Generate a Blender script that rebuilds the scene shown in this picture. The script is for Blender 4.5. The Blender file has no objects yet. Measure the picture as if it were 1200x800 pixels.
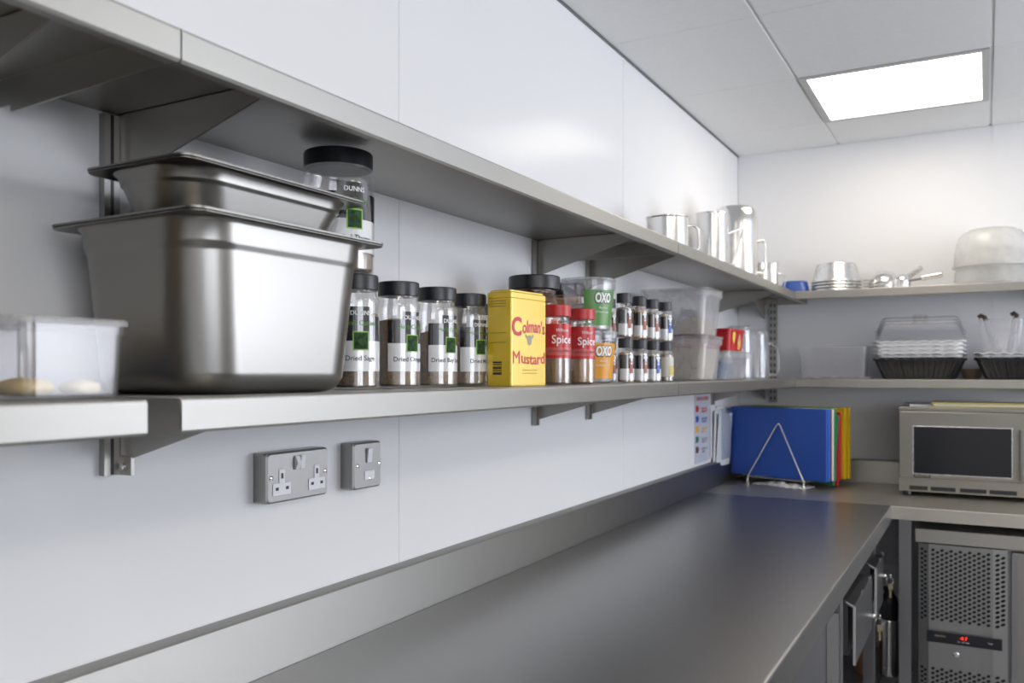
import bpy, bmesh, math, random
from mathutils import Vector, Matrix
random.seed(7)
SC = bpy.context.scene
COL = SC.collection
PI = math.pi
CAM = Vector((1.035, 0.0, 1.386))
ZL, ZU, ZW = 1.3605, 1.738, 0.90       # lower shelf top, upper shelf top, worktop
YF = 4.10                              # far wall
ZC = 2.422                             # ceiling

# ------------------------------------------------------------------ materials
MATS = {}
def _new(name):
    m = bpy.data.materials.new(name); m.use_nodes = True
    nt = m.node_tree; nt.nodes.clear()
    return m, nt, nt.nodes.new('ShaderNodeOutputMaterial')

def _coords(nt, scale):
    tc = nt.nodes.new('ShaderNodeTexCoord'); mp = nt.nodes.new('ShaderNodeMapping')
    mp.inputs['Scale'].default_value = scale
    nt.links.new(tc.outputs['Object'], mp.inputs['Vector'])
    return mp.outputs['Vector']

def pbr(name, col, rough=0.5, metal=0.0, nscale=(8, 8, 8), namt=0.04, ramt=0.0, bump=0.0, spec=0.5, trans=0.0, sss=0.0, coat=0.0, aniso=None):
    if name in MATS: return MATS[name]
    m, nt, out = _new(name)
    p = nt.nodes.new('ShaderNodeBsdfPrincipled')
    p.inputs['Roughness'].default_value = rough; p.inputs['Metallic'].default_value = metal
    p.inputs['Specular IOR Level'].default_value = spec
    p.inputs['Coat Weight'].default_value = coat
    if aniso:
        p.inputs['Anisotropic'].default_value = aniso[0]
        tv = nt.nodes.new('ShaderNodeCombineXYZ')
        for i in range(3): tv.inputs[i].default_value = aniso[1][i]
        nt.links.new(tv.outputs[0], p.inputs['Tangent'])
    nz = nt.nodes.new('ShaderNodeTexNoise'); nz.inputs['Scale'].default_value = 1.0; nz.inputs['Detail'].default_value = 3
    nt.links.new(_coords(nt, nscale), nz.inputs['Vector'])
    r = nt.nodes.new('ShaderNodeMix'); r.data_type = 'RGBA'
    r.inputs[6].default_value = tuple(max(0, c * (1 - namt)) for c in col) + (1,)
    r.inputs[7].default_value = tuple(min(1, c * (1 + namt)) for c in col) + (1,)
    nt.links.new(nz.outputs['Fac'], r.inputs[0]); nt.links.new(r.outputs[2], p.inputs['Base Color'])
    if ramt:
        mr = nt.nodes.new('ShaderNodeMapRange'); mr.inputs['To Min'].default_value = rough - ramt; mr.inputs['To Max'].default_value = rough + ramt
        mr.inputs['From Min'].default_value = .3; mr.inputs['From Max'].default_value = .7
        nt.links.new(nz.outputs['Fac'], mr.inputs['Value']); nt.links.new(mr.outputs['Result'], p.inputs['Roughness'])
    if bump:
        b = nt.nodes.new('ShaderNodeBump'); b.inputs['Strength'].default_value = bump; b.inputs['Distance'].default_value = .002
        nt.links.new(nz.outputs['Fac'], b.inputs['Height']); nt.links.new(b.outputs['Normal'], p.inputs['Normal'])
    nt.links.new(p.outputs[0], out.inputs[0])
    MATS[name] = m; return m

def clear(name, tint=(.97, .97, .98), rough=0.04, cloud=0.0, cloud_col=(.85, .86, .88), gl=1.0, f0=.05):
    """thin clear plastic: see-through + fresnel gloss + a little milkiness"""
    if name in MATS: return MATS[name]
    m, nt, out = _new(name)
    t = nt.nodes.new('ShaderNodeBsdfTransparent'); t.inputs[0].default_value = tint + (1,)
    g = nt.nodes.new('ShaderNodeBsdfGlossy'); g.inputs['Roughness'].default_value = rough
    g.inputs['Color'].default_value = (gl, gl, gl, 1)
    lw = nt.nodes.new('ShaderNodeLayerWeight'); lw.inputs['Blend'].default_value = .5
    pw = nt.nodes.new('ShaderNodeMath'); pw.operation = 'POWER'; pw.inputs[1].default_value = 3.5
    nt.links.new(lw.outputs['Facing'], pw.inputs[0])
    fr = nt.nodes.new('ShaderNodeMapRange'); fr.inputs['To Min'].default_value = f0; fr.inputs['To Max'].default_value = .55
    nt.links.new(pw.outputs[0], fr.inputs['Value'])
    cur = t.outputs[0]
    if cloud:
        d = nt.nodes.new('ShaderNodeBsdfDiffuse'); d.inputs[0].default_value = cloud_col + (1,)
        tl = nt.nodes.new('ShaderNodeBsdfTranslucent'); tl.inputs[0].default_value = cloud_col + (1,)
        mm = nt.nodes.new('ShaderNodeMixShader'); mm.inputs[0].default_value = .5
        nt.links.new(d.outputs[0], mm.inputs[1]); nt.links.new(tl.outputs[0], mm.inputs[2])
        nz = nt.nodes.new('ShaderNodeTexNoise'); nz.inputs['Scale'].default_value = 1
        nt.links.new(_coords(nt, (20, 20, 20)), nz.inputs['Vector'])
        mr = nt.nodes.new('ShaderNodeMapRange'); mr.inputs['To Min'].default_value = cloud * .8; mr.inputs['To Max'].default_value = min(1, cloud * 1.2)
        nt.links.new(nz.outputs['Fac'], mr.inputs['Value'])
        mx = nt.nodes.new('ShaderNodeMixShader'); nt.links.new(mr.outputs['Result'], mx.inputs[0])
        nt.links.new(cur, mx.inputs[1]); nt.links.new(mm.outputs[0], mx.inputs[2]); cur = mx.outputs[0]
    m2 = nt.nodes.new('ShaderNodeMixShader')
    nt.links.new(fr.outputs[0], m2.inputs[0]); nt.links.new(cur, m2.inputs[1]); nt.links.new(g.outputs[0], m2.inputs[2])
    nt.links.new(m2.outputs[0], out.inputs[0])
    MATS[name] = m; return m

def emit(name, col, s):
    if name in MATS: return MATS[name]
    m, nt, out = _new(name)
    e = nt.nodes.new('ShaderNodeEmission'); e.inputs[0].default_value = col + (1,); e.inputs[1].default_value = s
    nt.links.new(e.outputs[0], out.inputs[0]); MATS[name] = m; return m

STEEL_LONG = pbr('brushed_steel_along_y', (.43, .422, .40), .46, 1, (900, 9, 900), .03, .02, aniso=(.65, (1, 0, 1)))      # grain along world y
STEEL_ACROSS = pbr('brushed_steel_along_x', (.42, .405, .375), .44, 1, (9, 900, 900), .03, .02, aniso=(.5, (0, 1, 1)))
STEEL_TOP = pbr('worktop_steel', (.375, .37, .36), .32, 1, (700, 8, 700), .04, .03)
STEEL_PAN = pbr('spun_steel', (.245, .238, .225), .30, 1, (14, 14, 14), .02)
STEEL_POT = pbr('polished_steel', (.74, .73, .71), .17, 1, (5, 5, 30), .04, .03)
STEEL_DARK = pbr('painted_grey_steel', (.30, .30, .31), .32, .9, (4, 4, 60), .05, .03)
CHROME = pbr('chrome_wire', (.78, .78, .78), .12, 1, (20, 20, 20), .02)
ALU = pbr('aluminium', (.68, .68, .67), .26, 1, (30, 30, 60), .05, .03)
WALLM = pbr('white_wall_cladding', (.83, .83, .84), .18, 0, (2, 2, 2), .01, .02, spec=.05)
CEILM = pbr('white_ceiling_tile', (.88, .88, .87), .9, 0, (60, 60, 60), .03, 0, .05)
TBAR = pbr('white_ceiling_bar', (.80, .80, .79), .5)
FLOORM = pbr('grey_safety_floor', (.34, .34, .35), .6, 0, (120, 120, 120), .25, 0, .1)
JOINT = pbr('joint_strip', (.66, .66, .68), .3)
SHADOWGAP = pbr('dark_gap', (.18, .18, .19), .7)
BLACKP = pbr('black_plastic', (.018, .018, .022), .33, 0, (30, 30, 30), .2)
BLACKLID = pbr('black_jar_lid', (.012, .013, .018), .30, 0, (60, 60, 60), .25)
WHITEP = pbr('white_plastic', (.88, .88, .89), .35)
PAPER = pbr('white_paper', (.78, .79, .81), .55)
LABELW = pbr('white_label', (.72, .73, .75), .13, spec=.8, coat=1.0)
LABELK = pbr('black_label', (.006, .007, .012), .12, spec=.9, coat=1.0)
INKK = pbr('black_ink', (.02, .02, .025), .5)
INKG = pbr('green_ink', (.10, .30, .03), .5)
INKW = pbr('white_ink', (.85, .85, .85), .5)
INKR = pbr('red_ink', (.62, .03, .03), .5)
GLASSJ = clear('clear_jar_plastic', (.98, .98, .98), .07, .012, f0=.08)
CLEARP = clear('clear_plastic', (.97, .975, .98), .06, .03)
MILKY = clear('milky_plastic', (.96, .96, .97), .22, .27, (.92, .92, .93), .8)
CLOUDY = clear('cloudy_plastic', (.97, .97, .98), .12, .055, (.90, .91, .94), .9)
PALE_FROST = clear('frosted_plastic', (.95, .95, .94), .25, .36, (.93, .92, .90), .7)
CLOUDY2 = clear('cloudy_tub_plastic', (.97, .97, .98), .12, .17, (.90, .91, .94), .9)
BLUEB = pbr('blue_board', (.022, .095, .47), .42, 0, (60, 60, 60), .05)

# ------------------------------------------------------------------ mesh helpers
def B(): return bmesh.new()
def box(bm, x0, x1, y0, y1, z0, z1, mi=0, M=None):
    vs = [bm.verts.new((x, y, z)) for x in (x0, x1) for y in (y0, y1) for z in (z0, z1)]
    if M: [setattr(v, 'co', M @ v.co) for v in vs]
    for q in ((0, 1, 3, 2), (4, 6, 7, 5), (0, 4, 5, 1), (2, 3, 7, 6), (0, 2, 6, 4), (1, 5, 7, 3)):
        f = bm.faces.new([vs[i] for i in q]); f.material_index = mi
    return bm
def boxb(x0, x1, y0, y1, z0, z1): return box(B(), x0, x1, y0, y1, z0, z1)
def lathe(bm, prof, n=32, cx=0, cy=0, mi=0, a0=0, a1=2 * PI, cap0=True, cap1=True):
    full = abs(a1 - a0 - 2 * PI) < 1e-6
    k = n if full else n + 1
    rings = []
    for r, z in prof:
        rings.append([bm.verts.new((cx + r * math.cos(a0 + (a1 - a0) * i / n), cy + r * math.sin(a0 + (a1 - a0) * i / n), z)) for i in range(k)])
    for a, b in zip(rings, rings[1:]):
        for i in range(n):
            f = bm.faces.new((a[i], a[(i + 1) % k], b[(i + 1) % k], b[i])); f.material_index = mi
    if full:
        if cap0: bm.faces.new(rings[0][::-1]).material_index = mi
        if cap1: bm.faces.new(rings[-1]).material_index = mi
    return bm
def rr(hx, hy, r, n=5):
    r = min(r, hx, hy); pts = []
    for sx, sy, a in ((1, 1, 0), (-1, 1, PI / 2), (-1, -1, PI), (1, -1, 1.5 * PI)):
        for i in range(n + 1):
            t = a + PI / 2 * i / n
            pts.append((sx * (hx - r) + r * math.cos(t), sy * (hy - r) + r * math.sin(t)))
    return pts
def loft(bm, secs, n=5, mi=0, cap0=True, cap1=True):
    """secs: (z, hx, hy, corner radius)"""
    rings = [[bm.verts.new((x, y, s[0])) for x, y in rr(s[1], s[2], s[3], n)] for s in secs]
    k = len(rings[0])
    for a, b in zip(rings, rings[1:]):
        for i in range(k):
            bm.faces.new((a[i], a[(i + 1) % k], b[(i + 1) % k], b[i])).material_index = mi
    if cap0: bm.faces.new(rings[0][::-1]).material_index = mi
    if cap1: bm.faces.new(rings[-1]).material_index = mi
    return bm
def tube(bm, pts, r, n=8, mi=0, closed=False):
    pts = [Vector(p) for p in pts]; rings = []; N = len(pts)
    up = None
    for i, p in enumerate(pts):
        a = pts[(i - 1) % N] if (closed or i > 0) else p
        b = pts[(i + 1) % N] if (closed or i < N - 1) else p
        t = (b - a).normalized()
        if up is None:
            up = t.orthogonal().normalized()
        up = (up - t * up.dot(t)).normalized(); s = t.cross(up)
        rings.append([bm.verts.new(p + r * (math.cos(2 * PI * j / n) * up + math.sin(2 * PI * j / n) * s)) for j in range(n)])
    prs = list(zip(rings, rings[1:])) + ([(rings[-1], rings[0])] if closed else [])
    for a, b in prs:
        for j in range(n): bm.faces.new((a[j], a[(j + 1) % n], b[(j + 1) % n], b[j])).material_index = mi
    if not closed:
        bm.faces.new(rings[0][::-1]); bm.faces.new(rings[-1])
    return bm
def prism(bm, pts, axis, a, b, mi=0):
    def P(u, v, w): return {'x': (w, u, v), 'y': (u, w, v), 'z': (u, v, w)}[axis]
    A = [bm.verts.new(P(u, v, a)) for u, v in pts]; Bv = [bm.verts.new(P(u, v, b)) for u, v in pts]; n = len(pts)
    bm.faces.new(A[::-1]).material_index = mi; bm.faces.new(Bv).material_index = mi
    for i in range(n): bm.faces.new((A[i], A[(i + 1) % n], Bv[(i + 1) % n], Bv[i])).material_index = mi
    return bm

def obj(name, bm, mat, parent=None, bevel=0, seg=2, smooth=35, loc=None, rot=None):
    bmesh.ops.recalc_face_normals(bm, faces=bm.faces)
    me = bpy.data.meshes.new(name); bm.to_mesh(me); bm.free()
    for m in (mat if isinstance(mat, (list, tuple)) else [mat]): me.materials.append(m)
    o = bpy.data.objects.new(name, me); COL.objects.link(o)
    if smooth:
        me.shade_smooth(); me.set_sharp_from_angle(angle=math.radians(smooth))
    if bevel:
        md = o.modifiers.new('bevel', 'BEVEL'); md.width = bevel; md.segments = seg; md.limit_method = 'ANGLE'; md.angle_limit = math.radians(40)
        md.harden_normals = True
    elif smooth:
        wn = o.modifiers.new('weighted_normal', 'WEIGHTED_NORMAL'); wn.keep_sharp = True; wn.weight = 80
    if parent: o.parent = parent
    if loc: o.location = loc
    if rot is not None: o.rotation_euler = rot if isinstance(rot, tuple) else (0, 0, rot)
    return o
def tag(o, label, cat, group=None):
    o['label'] = label; o['category'] = cat
    if group: o['group'] = group
    return o
def thing(name, label, cat, loc=(0, 0, 0), rz=0, group=None):
    o = bpy.data.objects.new(name, None); COL.objects.link(o); o.empty_display_size = .05
    o.location = loc; o.rotation_euler = (0, 0, rz)
    return tag(o, label, cat, group)
def struct(name, bm, mat, **k):
    o = obj(name, bm, mat, **k); o['kind'] = 'structure'; return o
def dup(o, parent=None, loc=None, rz=None, label=None):
    c = o.copy(); COL.objects.link(c)
    if parent: c.parent = parent
    if loc: c.location = loc
    if rz is not None: c.rotation_euler = (0, 0, rz)
    if label: c['label'] = label
    for ch in list(o.children): dup(ch, c)
    return c

_dg = None
def text(s, h, mat, fn, name='lettering', parent=None, width=None, bold=0.0, shear=0.0, space=1.0):
    """lettering as a mesh; h = cap height in metres, fn maps (u centred, v centred) to a 3d point"""
    cu = bpy.data.curves.new('t', 'FONT'); cu.body = s; cu.size = 1; cu.offset = bold; cu.shear = shear; cu.space_character = space
    cu.resolution_u = 3
    o = bpy.data.objects.new('t', cu); COL.objects.link(o)
    bpy.context.view_layer.update()
    me = bpy.data.meshes.new_from_object(o.evaluated_get(bpy.context.evaluated_depsgraph_get()))
    bpy.data.objects.remove(o); bpy.data.curves.remove(cu)
    bm = B(); bm.from_mesh(me); bpy.data.meshes.remove(me)
    xs = [v.co.x for v in bm.verts]; ys = [v.co.y for v in bm.verts]
    x0, x1, y0, y1 = min(xs), max(xs), min(ys), max(ys)
    k = h / .69; kx = (width / (x1 - x0)) if width else k
    bmesh.ops.subdivide_edges(bm, edges=[e for e in bm.edges if e.calc_length() > .25], cuts=1)
    for v in bm.verts:
        v.co = Vector(fn((v.co.x - (x0 + x1) / 2) * kx, (v.co.y - .345) * k))
    return obj(name, bm, mat, parent, smooth=0)
def cylmap(r, z, a0):
    return lambda u, v: (r * math.cos(a0 + u / r), r * math.sin(a0 + u / r), z + v)
def conemap(rz, z, a0):
    return lambda u, v: (rz(z + v) * math.cos(a0 + u / rz(z)), rz(z + v) * math.sin(a0 + u / rz(z)), z + v)
def facex(x, y, z):      # on a face looking to +x: image-right is +y
    return lambda u, v: (x, y + u, z + v)
def facey(x, y, z):      # on a face looking to -y: image-right is +x
    return lambda u, v: (x + u, y, z + v)
def to_cam(x, y): return math.atan2(CAM.y - y, CAM.x - x)

# ------------------------------------------------------------------ room
XR, YB = 3.4, -2.2
WY0, WY1, WZ0, WZ1 = 2.0, 3.88, 0.70, 2.15      # added window in the right wall, unseen, for light and reflections
UY0, UY1, UZ0, UZ1 = -2.1, 0.1, 0.95, 2.10       # second added window in the right wall, also unseen
VX0, VX1 = 2.70, 3.32                          # added window in the far wall, out of view
bm = B(); box(bm, -.03, -.004, YB, YF + .02, 0, ZC + .03, 1)
joints = [-2.2, 0.2, 1.402, 2.622, 3.842, YF + .001]
for a, b in zip(joints, joints[1:]):
    box(bm, -.006, 0, a + (.0015 if a > -2 else 0), b - .0015, 0, ZC)
    if b < 4: box(bm, -.004, .0012, b - .006, b + .006, 0, ZC, 0)
struct('wall_left', bm, [WALLM, JOINT])
bm = B()
for a, b in ((-.03, VX0), (VX1, XR + .03)): box(bm, a, b, YF + .004, YF + .03, 0, ZC + .03, 1)
for a, b in ((0, WZ0), (WZ1, ZC + .03)): box(bm, VX0, VX1, YF + .004, YF + .03, a, b, 1)
for a, b in ((0, 1.068), (1.068, 2.288), (2.288, VX0), (VX1, XR)):
    box(bm, a + .0015, b - .0015, YF, YF + .006, 0, ZC)
for a, b in ((0, WZ0), (WZ1, ZC)): box(bm, VX0, VX1, YF, YF + .006, a, b)
box(bm, 1.062, 1.074, YF - .0012, YF + .004, 0, ZC, 0)
struct('wall_far', bm, [WALLM, JOINT])
# unseen right wall, opened for the two added windows
bm = B()
box(bm, XR, XR + .12, YB, UY0, 0, ZC); box(bm, XR, XR + .12, UY1, WY0, 0, ZC)
box(bm, XR, XR + .12, UY0, UY1, 0, UZ0); box(bm, XR, XR + .12, UY0, UY1, UZ1, ZC); box(bm, XR, XR + .12, WY1, YF + .03, 0, ZC)
box(bm, XR, XR + .12, WY0, WY1, 0, WZ0); box(bm, XR, XR + .12, WY0, WY1, WZ1, ZC)
struct('wall_right', bm, WALLM)
struct('wall_back', boxb(-.03, XR + .12, YB - .05, YB, 0, ZC), WALLM)
struct('floor', boxb(-.03, XR + .12, YB - .05, YF + .03, -.05, 0), FLOORM)
w1 = bpy.data.objects.new('added_window_1', None); COL.objects.link(w1); w1['kind'] = 'structure'  # added out of view for the gleam on pans and jars
bm = B()
for y in (WY0, (WY0 + WY1) / 2 - .02, WY1 - .04): box(bm, XR + .04, XR + .09, y, y + .04, WZ0, WZ1)
for z in (WZ0, WZ1 - .04): box(bm, XR + .041, XR + .089, WY0, WY1, z, z + .04)
obj('window_frame', bm, WHITEP, w1)
obj('window_sill', boxb(XR - .03, XR + .04, WY0 - .03, WY1 + .03, WZ0 - .02, WZ0), WHITEP, w1)
w3 = bpy.data.objects.new('added_window_3', None); COL.objects.link(w3); w3['kind'] = 'structure'  # added out of view to light the left wall from the camera side
bm = B()
for y in (UY0, (UY0 + UY1) / 2 - .02, UY1 - .04): box(bm, XR + .04, XR + .09, y, y + .04, UZ0, UZ1)
for z in (UZ0, UZ1 - .04): box(bm, XR + .041, XR + .089, UY0, UY1, z, z + .04)
obj('window_frame', bm, WHITEP, w3)
w2 = bpy.data.objects.new('added_window_2', None); COL.objects.link(w2); w2['kind'] = 'structure'  # added out of view to brighten the pan and the left wall
bm = B()
for x in (VX0, VX1 - .04): box(bm, x, x + .04, YF + .035, YF + .08, WZ0, WZ1)
for z in (WZ0, WZ1 - .04): box(bm, VX0, VX1, YF + .036, YF + .079, z, z + .04)
obj('window_frame', bm, WHITEP, w2)
# ceiling: lay-in tiles in a bar grid
GX = [0.0, .455, 1.055, 1.655, 2.255, 2.855, XR]
GY = [YB, -1.69, -1.09, -.49, .11, .71, 1.31, 1.91, 2.51, 3.11, 3.71, YF]
LIGHTS = [(1, 9), (4, 7), (4, 5), (4, 3), (2, 3), (3, 1)]  # only the first panel is in view; the rest are added for light
bm = B(); box(bm, -.03, XR + .12, YB - .05, YF + .03, ZC + .02, ZC + .05, 1)
for i in range(len(GX) - 1):
    for j in range(len(GY) - 1):
        if (i, j) in LIGHTS: continue
        box(bm, GX[i] + .006, GX[i + 1] - .006, GY[j] + .0012, GY[j + 1] - .0012, ZC, ZC + .015)
for x in GX[1:-1]:
    box(bm, x - .006, x + .006, YB, YF, ZC + .004, ZC + .02, 2)
    box(bm, x + .0062, x + .0085, YB, YF, ZC + .0035, ZC + .004, 1)
for y in GY[1:-1]: box(bm, 0, XR, y - .006, y + .006, ZC + .003, ZC + .02, 2)
struct('ceiling', bm, [CEILM, SHADOWGAP, TBAR])
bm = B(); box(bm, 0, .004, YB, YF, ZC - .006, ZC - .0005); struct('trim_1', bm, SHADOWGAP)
bm = B(); box(bm, .004, XR, YF - .003, YF, ZC - .004, ZC - .0005); struct('trim_2', bm, TBAR)
LEDM = emit('light_diffuser', (1.0, .91, .78), 4.8)
LN = ['recessed square ceiling light panel above the far end of the counter',
      'added unseen square ceiling light panel over the middle of the kitchen floor',
      'added unseen square ceiling light panel in front of the farther added window in the right wall',
      'added unseen square ceiling light panel above the floor beside the camera',
      'added unseen square ceiling light panel by the right wall near the camera',
      'added unseen square ceiling light panel behind the camera to the left']
for (i, j), lab in zip(LIGHTS, LN):
    x0, x1, y0, y1 = GX[i] + .006, GX[i + 1] - .006, GY[j] + .003, GY[j + 1] - .003
    t = thing('ceiling_light', lab, 'ceiling light', ((x0 + x1) / 2, (y0 + y1) / 2, ZC), group='square ceiling light panels')
    hx, hy = (x1 - x0) / 2, (y1 - y0) / 2
    bm = B()
    for a, b, c, d in ((-hx, hx, -hy, -hy + .024), (-hx, hx, hy - .024, hy), (-hx, -hx + .024, -hy + .024, hy - .024), (hx - .024, hx, -hy + .024, hy - .024)):
        box(bm, a, b, c, d, -.004, .015)
    obj('frame', bm, pbr('light_frame', (.50, .50, .49), .4), t)
    obj('diffuser', boxb(-hx + .024, hx - .024, -hy + .024, hy - .024, -.001, .012), LEDM, t)

# ------------------------------------------------------------------ shelves
D, LIP = .32, .036
def profile(d=D, back=0.0):
    t = .0022
    return [(back, 0), (d - .005, 0), (d - .0015, -.0015), (d, -.005), (d, -LIP + .003), (d - .003, -LIP), (d - .016, -LIP), (d - .016, -LIP + t),
            (d - t - .001, -LIP + t), (d - t, -LIP + .004), (d - t, -.006), (d - .006, -t), (back, -t)]
def bracket(bm, base, tip, wall, hgt=.098, tab=False):
    """triangular bracket plate in the depth/height plane, centred on 0 along the shelf"""
    prism(bm, [(wall, -.0023), (tip, -.0023), (tip, -.012), (wall, -hgt)], 'y', -.0015, .0015)
    box(bm, wall, tip - .01, -.0015, .018, -.0043, -.0023)
    if tab: box(bm, wall, wall + .032, -.003, .003, -hgt - .014, -hgt + .012)
    return bm
def left_shelf(label, z, y0, y1, brs, back, group, flange_ends=(1, 1), tab=False, lo=False):
    t = thing('wall_shelf', label, 'shelf', (0, y0, z), group=group)
    L = y1 - y0
    obj('shelf_board', prism(B(), profile(back=back), 'y', 0, L), STEEL_LONG, t)
    for e, yy in zip(flange_ends, (-.0005, L - .0018)):
        if e and y0 < 0 and z > 1.5 and yy > 0: obj('end_flange', prism(B(), [(.030, -.0005), (D - .003, -.0005), (D - .003, -LIP + .002), (.030, -.044)], 'y', yy, yy + .0022), STEEL_ACROSS, t)
        elif e: obj('end_flange', boxb(back, D - .003, yy, yy + .0022, -LIP + .002, -.0005), STEEL_ACROSS, t)
    for y in brs:
        b = obj('bracket', bracket(B(), 0, D - .02, .004, tab=tab is True or (tab and y in tab)), STEEL_ACROSS, t, loc=(0, y - y0, 0), bevel=.0006, seg=1)
        if tab is True or (tab and y in tab):
            obj('screw', lathe(B(), [(.0045, 0), (.0045, .002), (.002, .0035)], 12), CHROME, b, loc=(.020, -.003, -.1), rot=(PI / 2, 0, 0))
    return t
gs = 'stainless steel wall shelves'
left_shelf('near upper steel wall shelf at the top left corner, cut off by the frame', ZU, -.55, .595, [-.2, .49], .001, gs)
left_shelf('near lower steel wall shelf at the left edge, carrying the clear lidded tub', ZL, -.55, .556, [-.2, .40], .0135, gs, tab=True)
left_shelf('long upper steel wall shelf with nothing on its near half, above the herb jars', ZU, .597, 2.204, [.754, 1.997], .001, gs)
left_shelf('long lower steel wall shelf carrying the steel pans, herb jars and yellow tin', ZL, .597, 2.204, [.754, 1.997], .0135, gs, tab=(.754,))
def far_bracket(t, x, y0, lo):
    # bracket on the far wall reaching towards the room
    b = obj('bracket', bracket(B(), 0, .27, .004, tab=False), STEEL_ACROSS, t, loc=(x, YF - y0, 0), rot=(0, 0, -PI / 2), bevel=.0006, seg=1)
a1 = left_shelf('far upper steel wall shelf carrying the steel pots and jugs', ZU, 2.207, YF - .001, [2.34, 3.66], .001, gs)
a2 = left_shelf('far lower steel wall shelf carrying the flour tubs and the small red tub', ZL, 2.207, YF - .0135, [2.34, 3.66], .0135, gs)
far_bracket(a1, .127, 2.207, False); far_bracket(a2, .127, 2.207, True)
def far_shelf(label, z, back):
    t = thing('wall_shelf', label, 'shelf', (.3215, YF, z), group=gs)
    L = XR - 1.2 - .3215; d = .30
    pr = [(-u, v) for u, v in profile(d, back)]
    obj('shelf_board', prism(B(), pr, 'x', 0, L), STEEL_ACROSS, t)
    obj('end_flange', boxb(L - .002, L + .0003, -d + .003, -back, -LIP + .002, -.0005), STEEL_LONG, t)
    for x in (1.35, 2.0):
        obj('bracket', bracket(B(), 0, .28, .004), STEEL_ACROSS, t, loc=(x - .3215, 0, 0), rot=(0, 0, -PI / 2), bevel=.0006, seg=1)
    return t
far_shelf('upper steel shelf on the far wall carrying upturned pans and frosted tubs', ZU, .001)
far_shelf('lower steel shelf on the far wall carrying the baskets above the microwave', ZL, .0135)
def upright(name_label, x, y, rz, z0=1.249, z1=ZU - .0055, slots=False):
    t = thing('slotted_upright', name_label, 'shelf upright', (x, y, z0), rz, group='slotted shelf uprights')
    H = z1 - z0; bm = B()
    W = .018 if slots else .0115
    box(bm, .001, .0095, -W, -W + .003, 0, H); box(bm, .001, .0095, W - .003, W, 0, H); box(bm, .0095, .012, -W, W, 0, H)
    if not slots: box(bm, .0119, .0122, -.0025, .0025, .001, H - .001, 1)
    for k in range(int(H / .031) if slots else 0):
        for s in (-.008, .008): box(bm, .0119, .01225, s - .0032, s + .0032, .012 + k * .031, .027 + k * .031, 1)
    obj('channel', bm, [STEEL_LONG, BLACKP], t)
upright('slotted upright on the left wall behind the steel pans', .0, .7405, 0)
upright('slotted upright on the left wall, nearer of the pair behind the brown jars', .0, 1.9835, 0)
upright('slotted upright on the left wall, farther of the pair behind the clear spread tub', .0, 2.3265, 0)
upright('slotted upright on the left wall behind the flour tubs by the poster', .0, 3.6465, 0)
upright('slotted upright on the far wall in the corner beside the clear jugs', .166, YF, -PI / 2, slots=True)
upright('slotted upright on the far wall behind the second bread basket', 1.371, YF, -PI / 2, slots=True)

# ------------------------------------------------------------------ sockets
def wall_plate(label, cat, y0, y1, z0, z1):
    t = thing('wall_socket' if cat == 'socket' else 'wall_switch', label, cat, (0, (y0 + y1) / 2, (z0 + z1) / 2))
    hy, hz = (y1 - y0) / 2, (z1 - z0) / 2
    M = Matrix.Rotation(PI / 2, 4, 'Y') @ Matrix.Rotation(PI / 2, 4, 'Z')   # local (u,v,depth) -> (y,z,x)
    def ly(bm):
        for v in bm.verts: v.co = Vector((v.co.z, v.co.x, v.co.y))
        return bm
    obj('back_box', ly(loft(B(), [(.0005, hy, hz, .005), (.024, hy, hz, .005)])), pbr('grey_back_box', (.30, .30, .29), .35, .9), t, bevel=.001)
    obj('face_plate', ly(loft(B(), [(.0242, hy, hz, .007), (.028, hy, hz, .007), (.031, hy - .003, hz - .003, .006)])), pbr('brushed_plate', (.36, .355, .35), .5, 1, (40, 40, 3), .06), t)
    return t, ly
def rocker(t, y, z, tilt, w=.0095, h=.023):
    bm = B(); prism(bm, [(0, -h / 2), (.003, -h / 2), (.0045 + .004 * tilt, 0), (.003 + .003 * (1 - tilt), h / 2), (0, h / 2)], 'y', -w / 2, w / 2)
    return obj('rocker_switch', bm, WHITEP, t, loc=(.0312, y, z), bevel=.0007)
def screw(t, y, z):
    obj('screw', lathe(B(), [(.0042, 0), (.0042, .001), (.0015, .0022)], 14), CHROME, t, loc=(.031, y, z), rot=(0, PI / 2, 0))
def gang(t, y, z):
    bm = B(); box(bm, .031, .0322, y - .0205, y + .0205, z - .021, z - .001)
    box(bm, .031, .0322, y - .0065, y + .0065, z - .001, z + .021)
    o = obj('socket_insert', bm, WHITEP, t, bevel=.0006)
    bm = B(); box(bm, .0318, .0325, y - .0025, y + .0025, z + .006, z + .015)
    for s in (-1, 1): box(bm, .0318, .0325, y + s * .0115 - .0032, y + s * .0115 + .0032, z - .0125, z - .0075)
    obj('pin_hole', bm, BLACKP, o)
t, ly = wall_plate('double brushed steel wall socket with two white rocker switches', 'socket', 1.003, 1.149, 1.175, 1.257)
gang(t, -.040, -.008); gang(t, .043, -.008)
rocker(t, -.0065, .021, 1); rocker(t, .006, .021, 0); screw(t, -.064, .0); screw(t, .064, .0)
t, ly = wall_plate('single brushed steel fused switch plate to the right of the double socket', 'switch', 1.217, 1.299, 1.172, 1.258)
rocker(t, .002, .018, 0, .013, .027); screw(t, -.03, .0); screw(t, .034, .0)
obj('fuse_holder', boxb(.031, .0325, -.010, .018, -.027, -.010), WHITEP, t, bevel=.0006)
obj('fuse_screw', lathe(B(), [(.003, 0), (.003, .001), (.001, .0018)], 12), CHROME, t, loc=(.0325, .004, -.025), rot=(0, PI / 2, 0))

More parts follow.
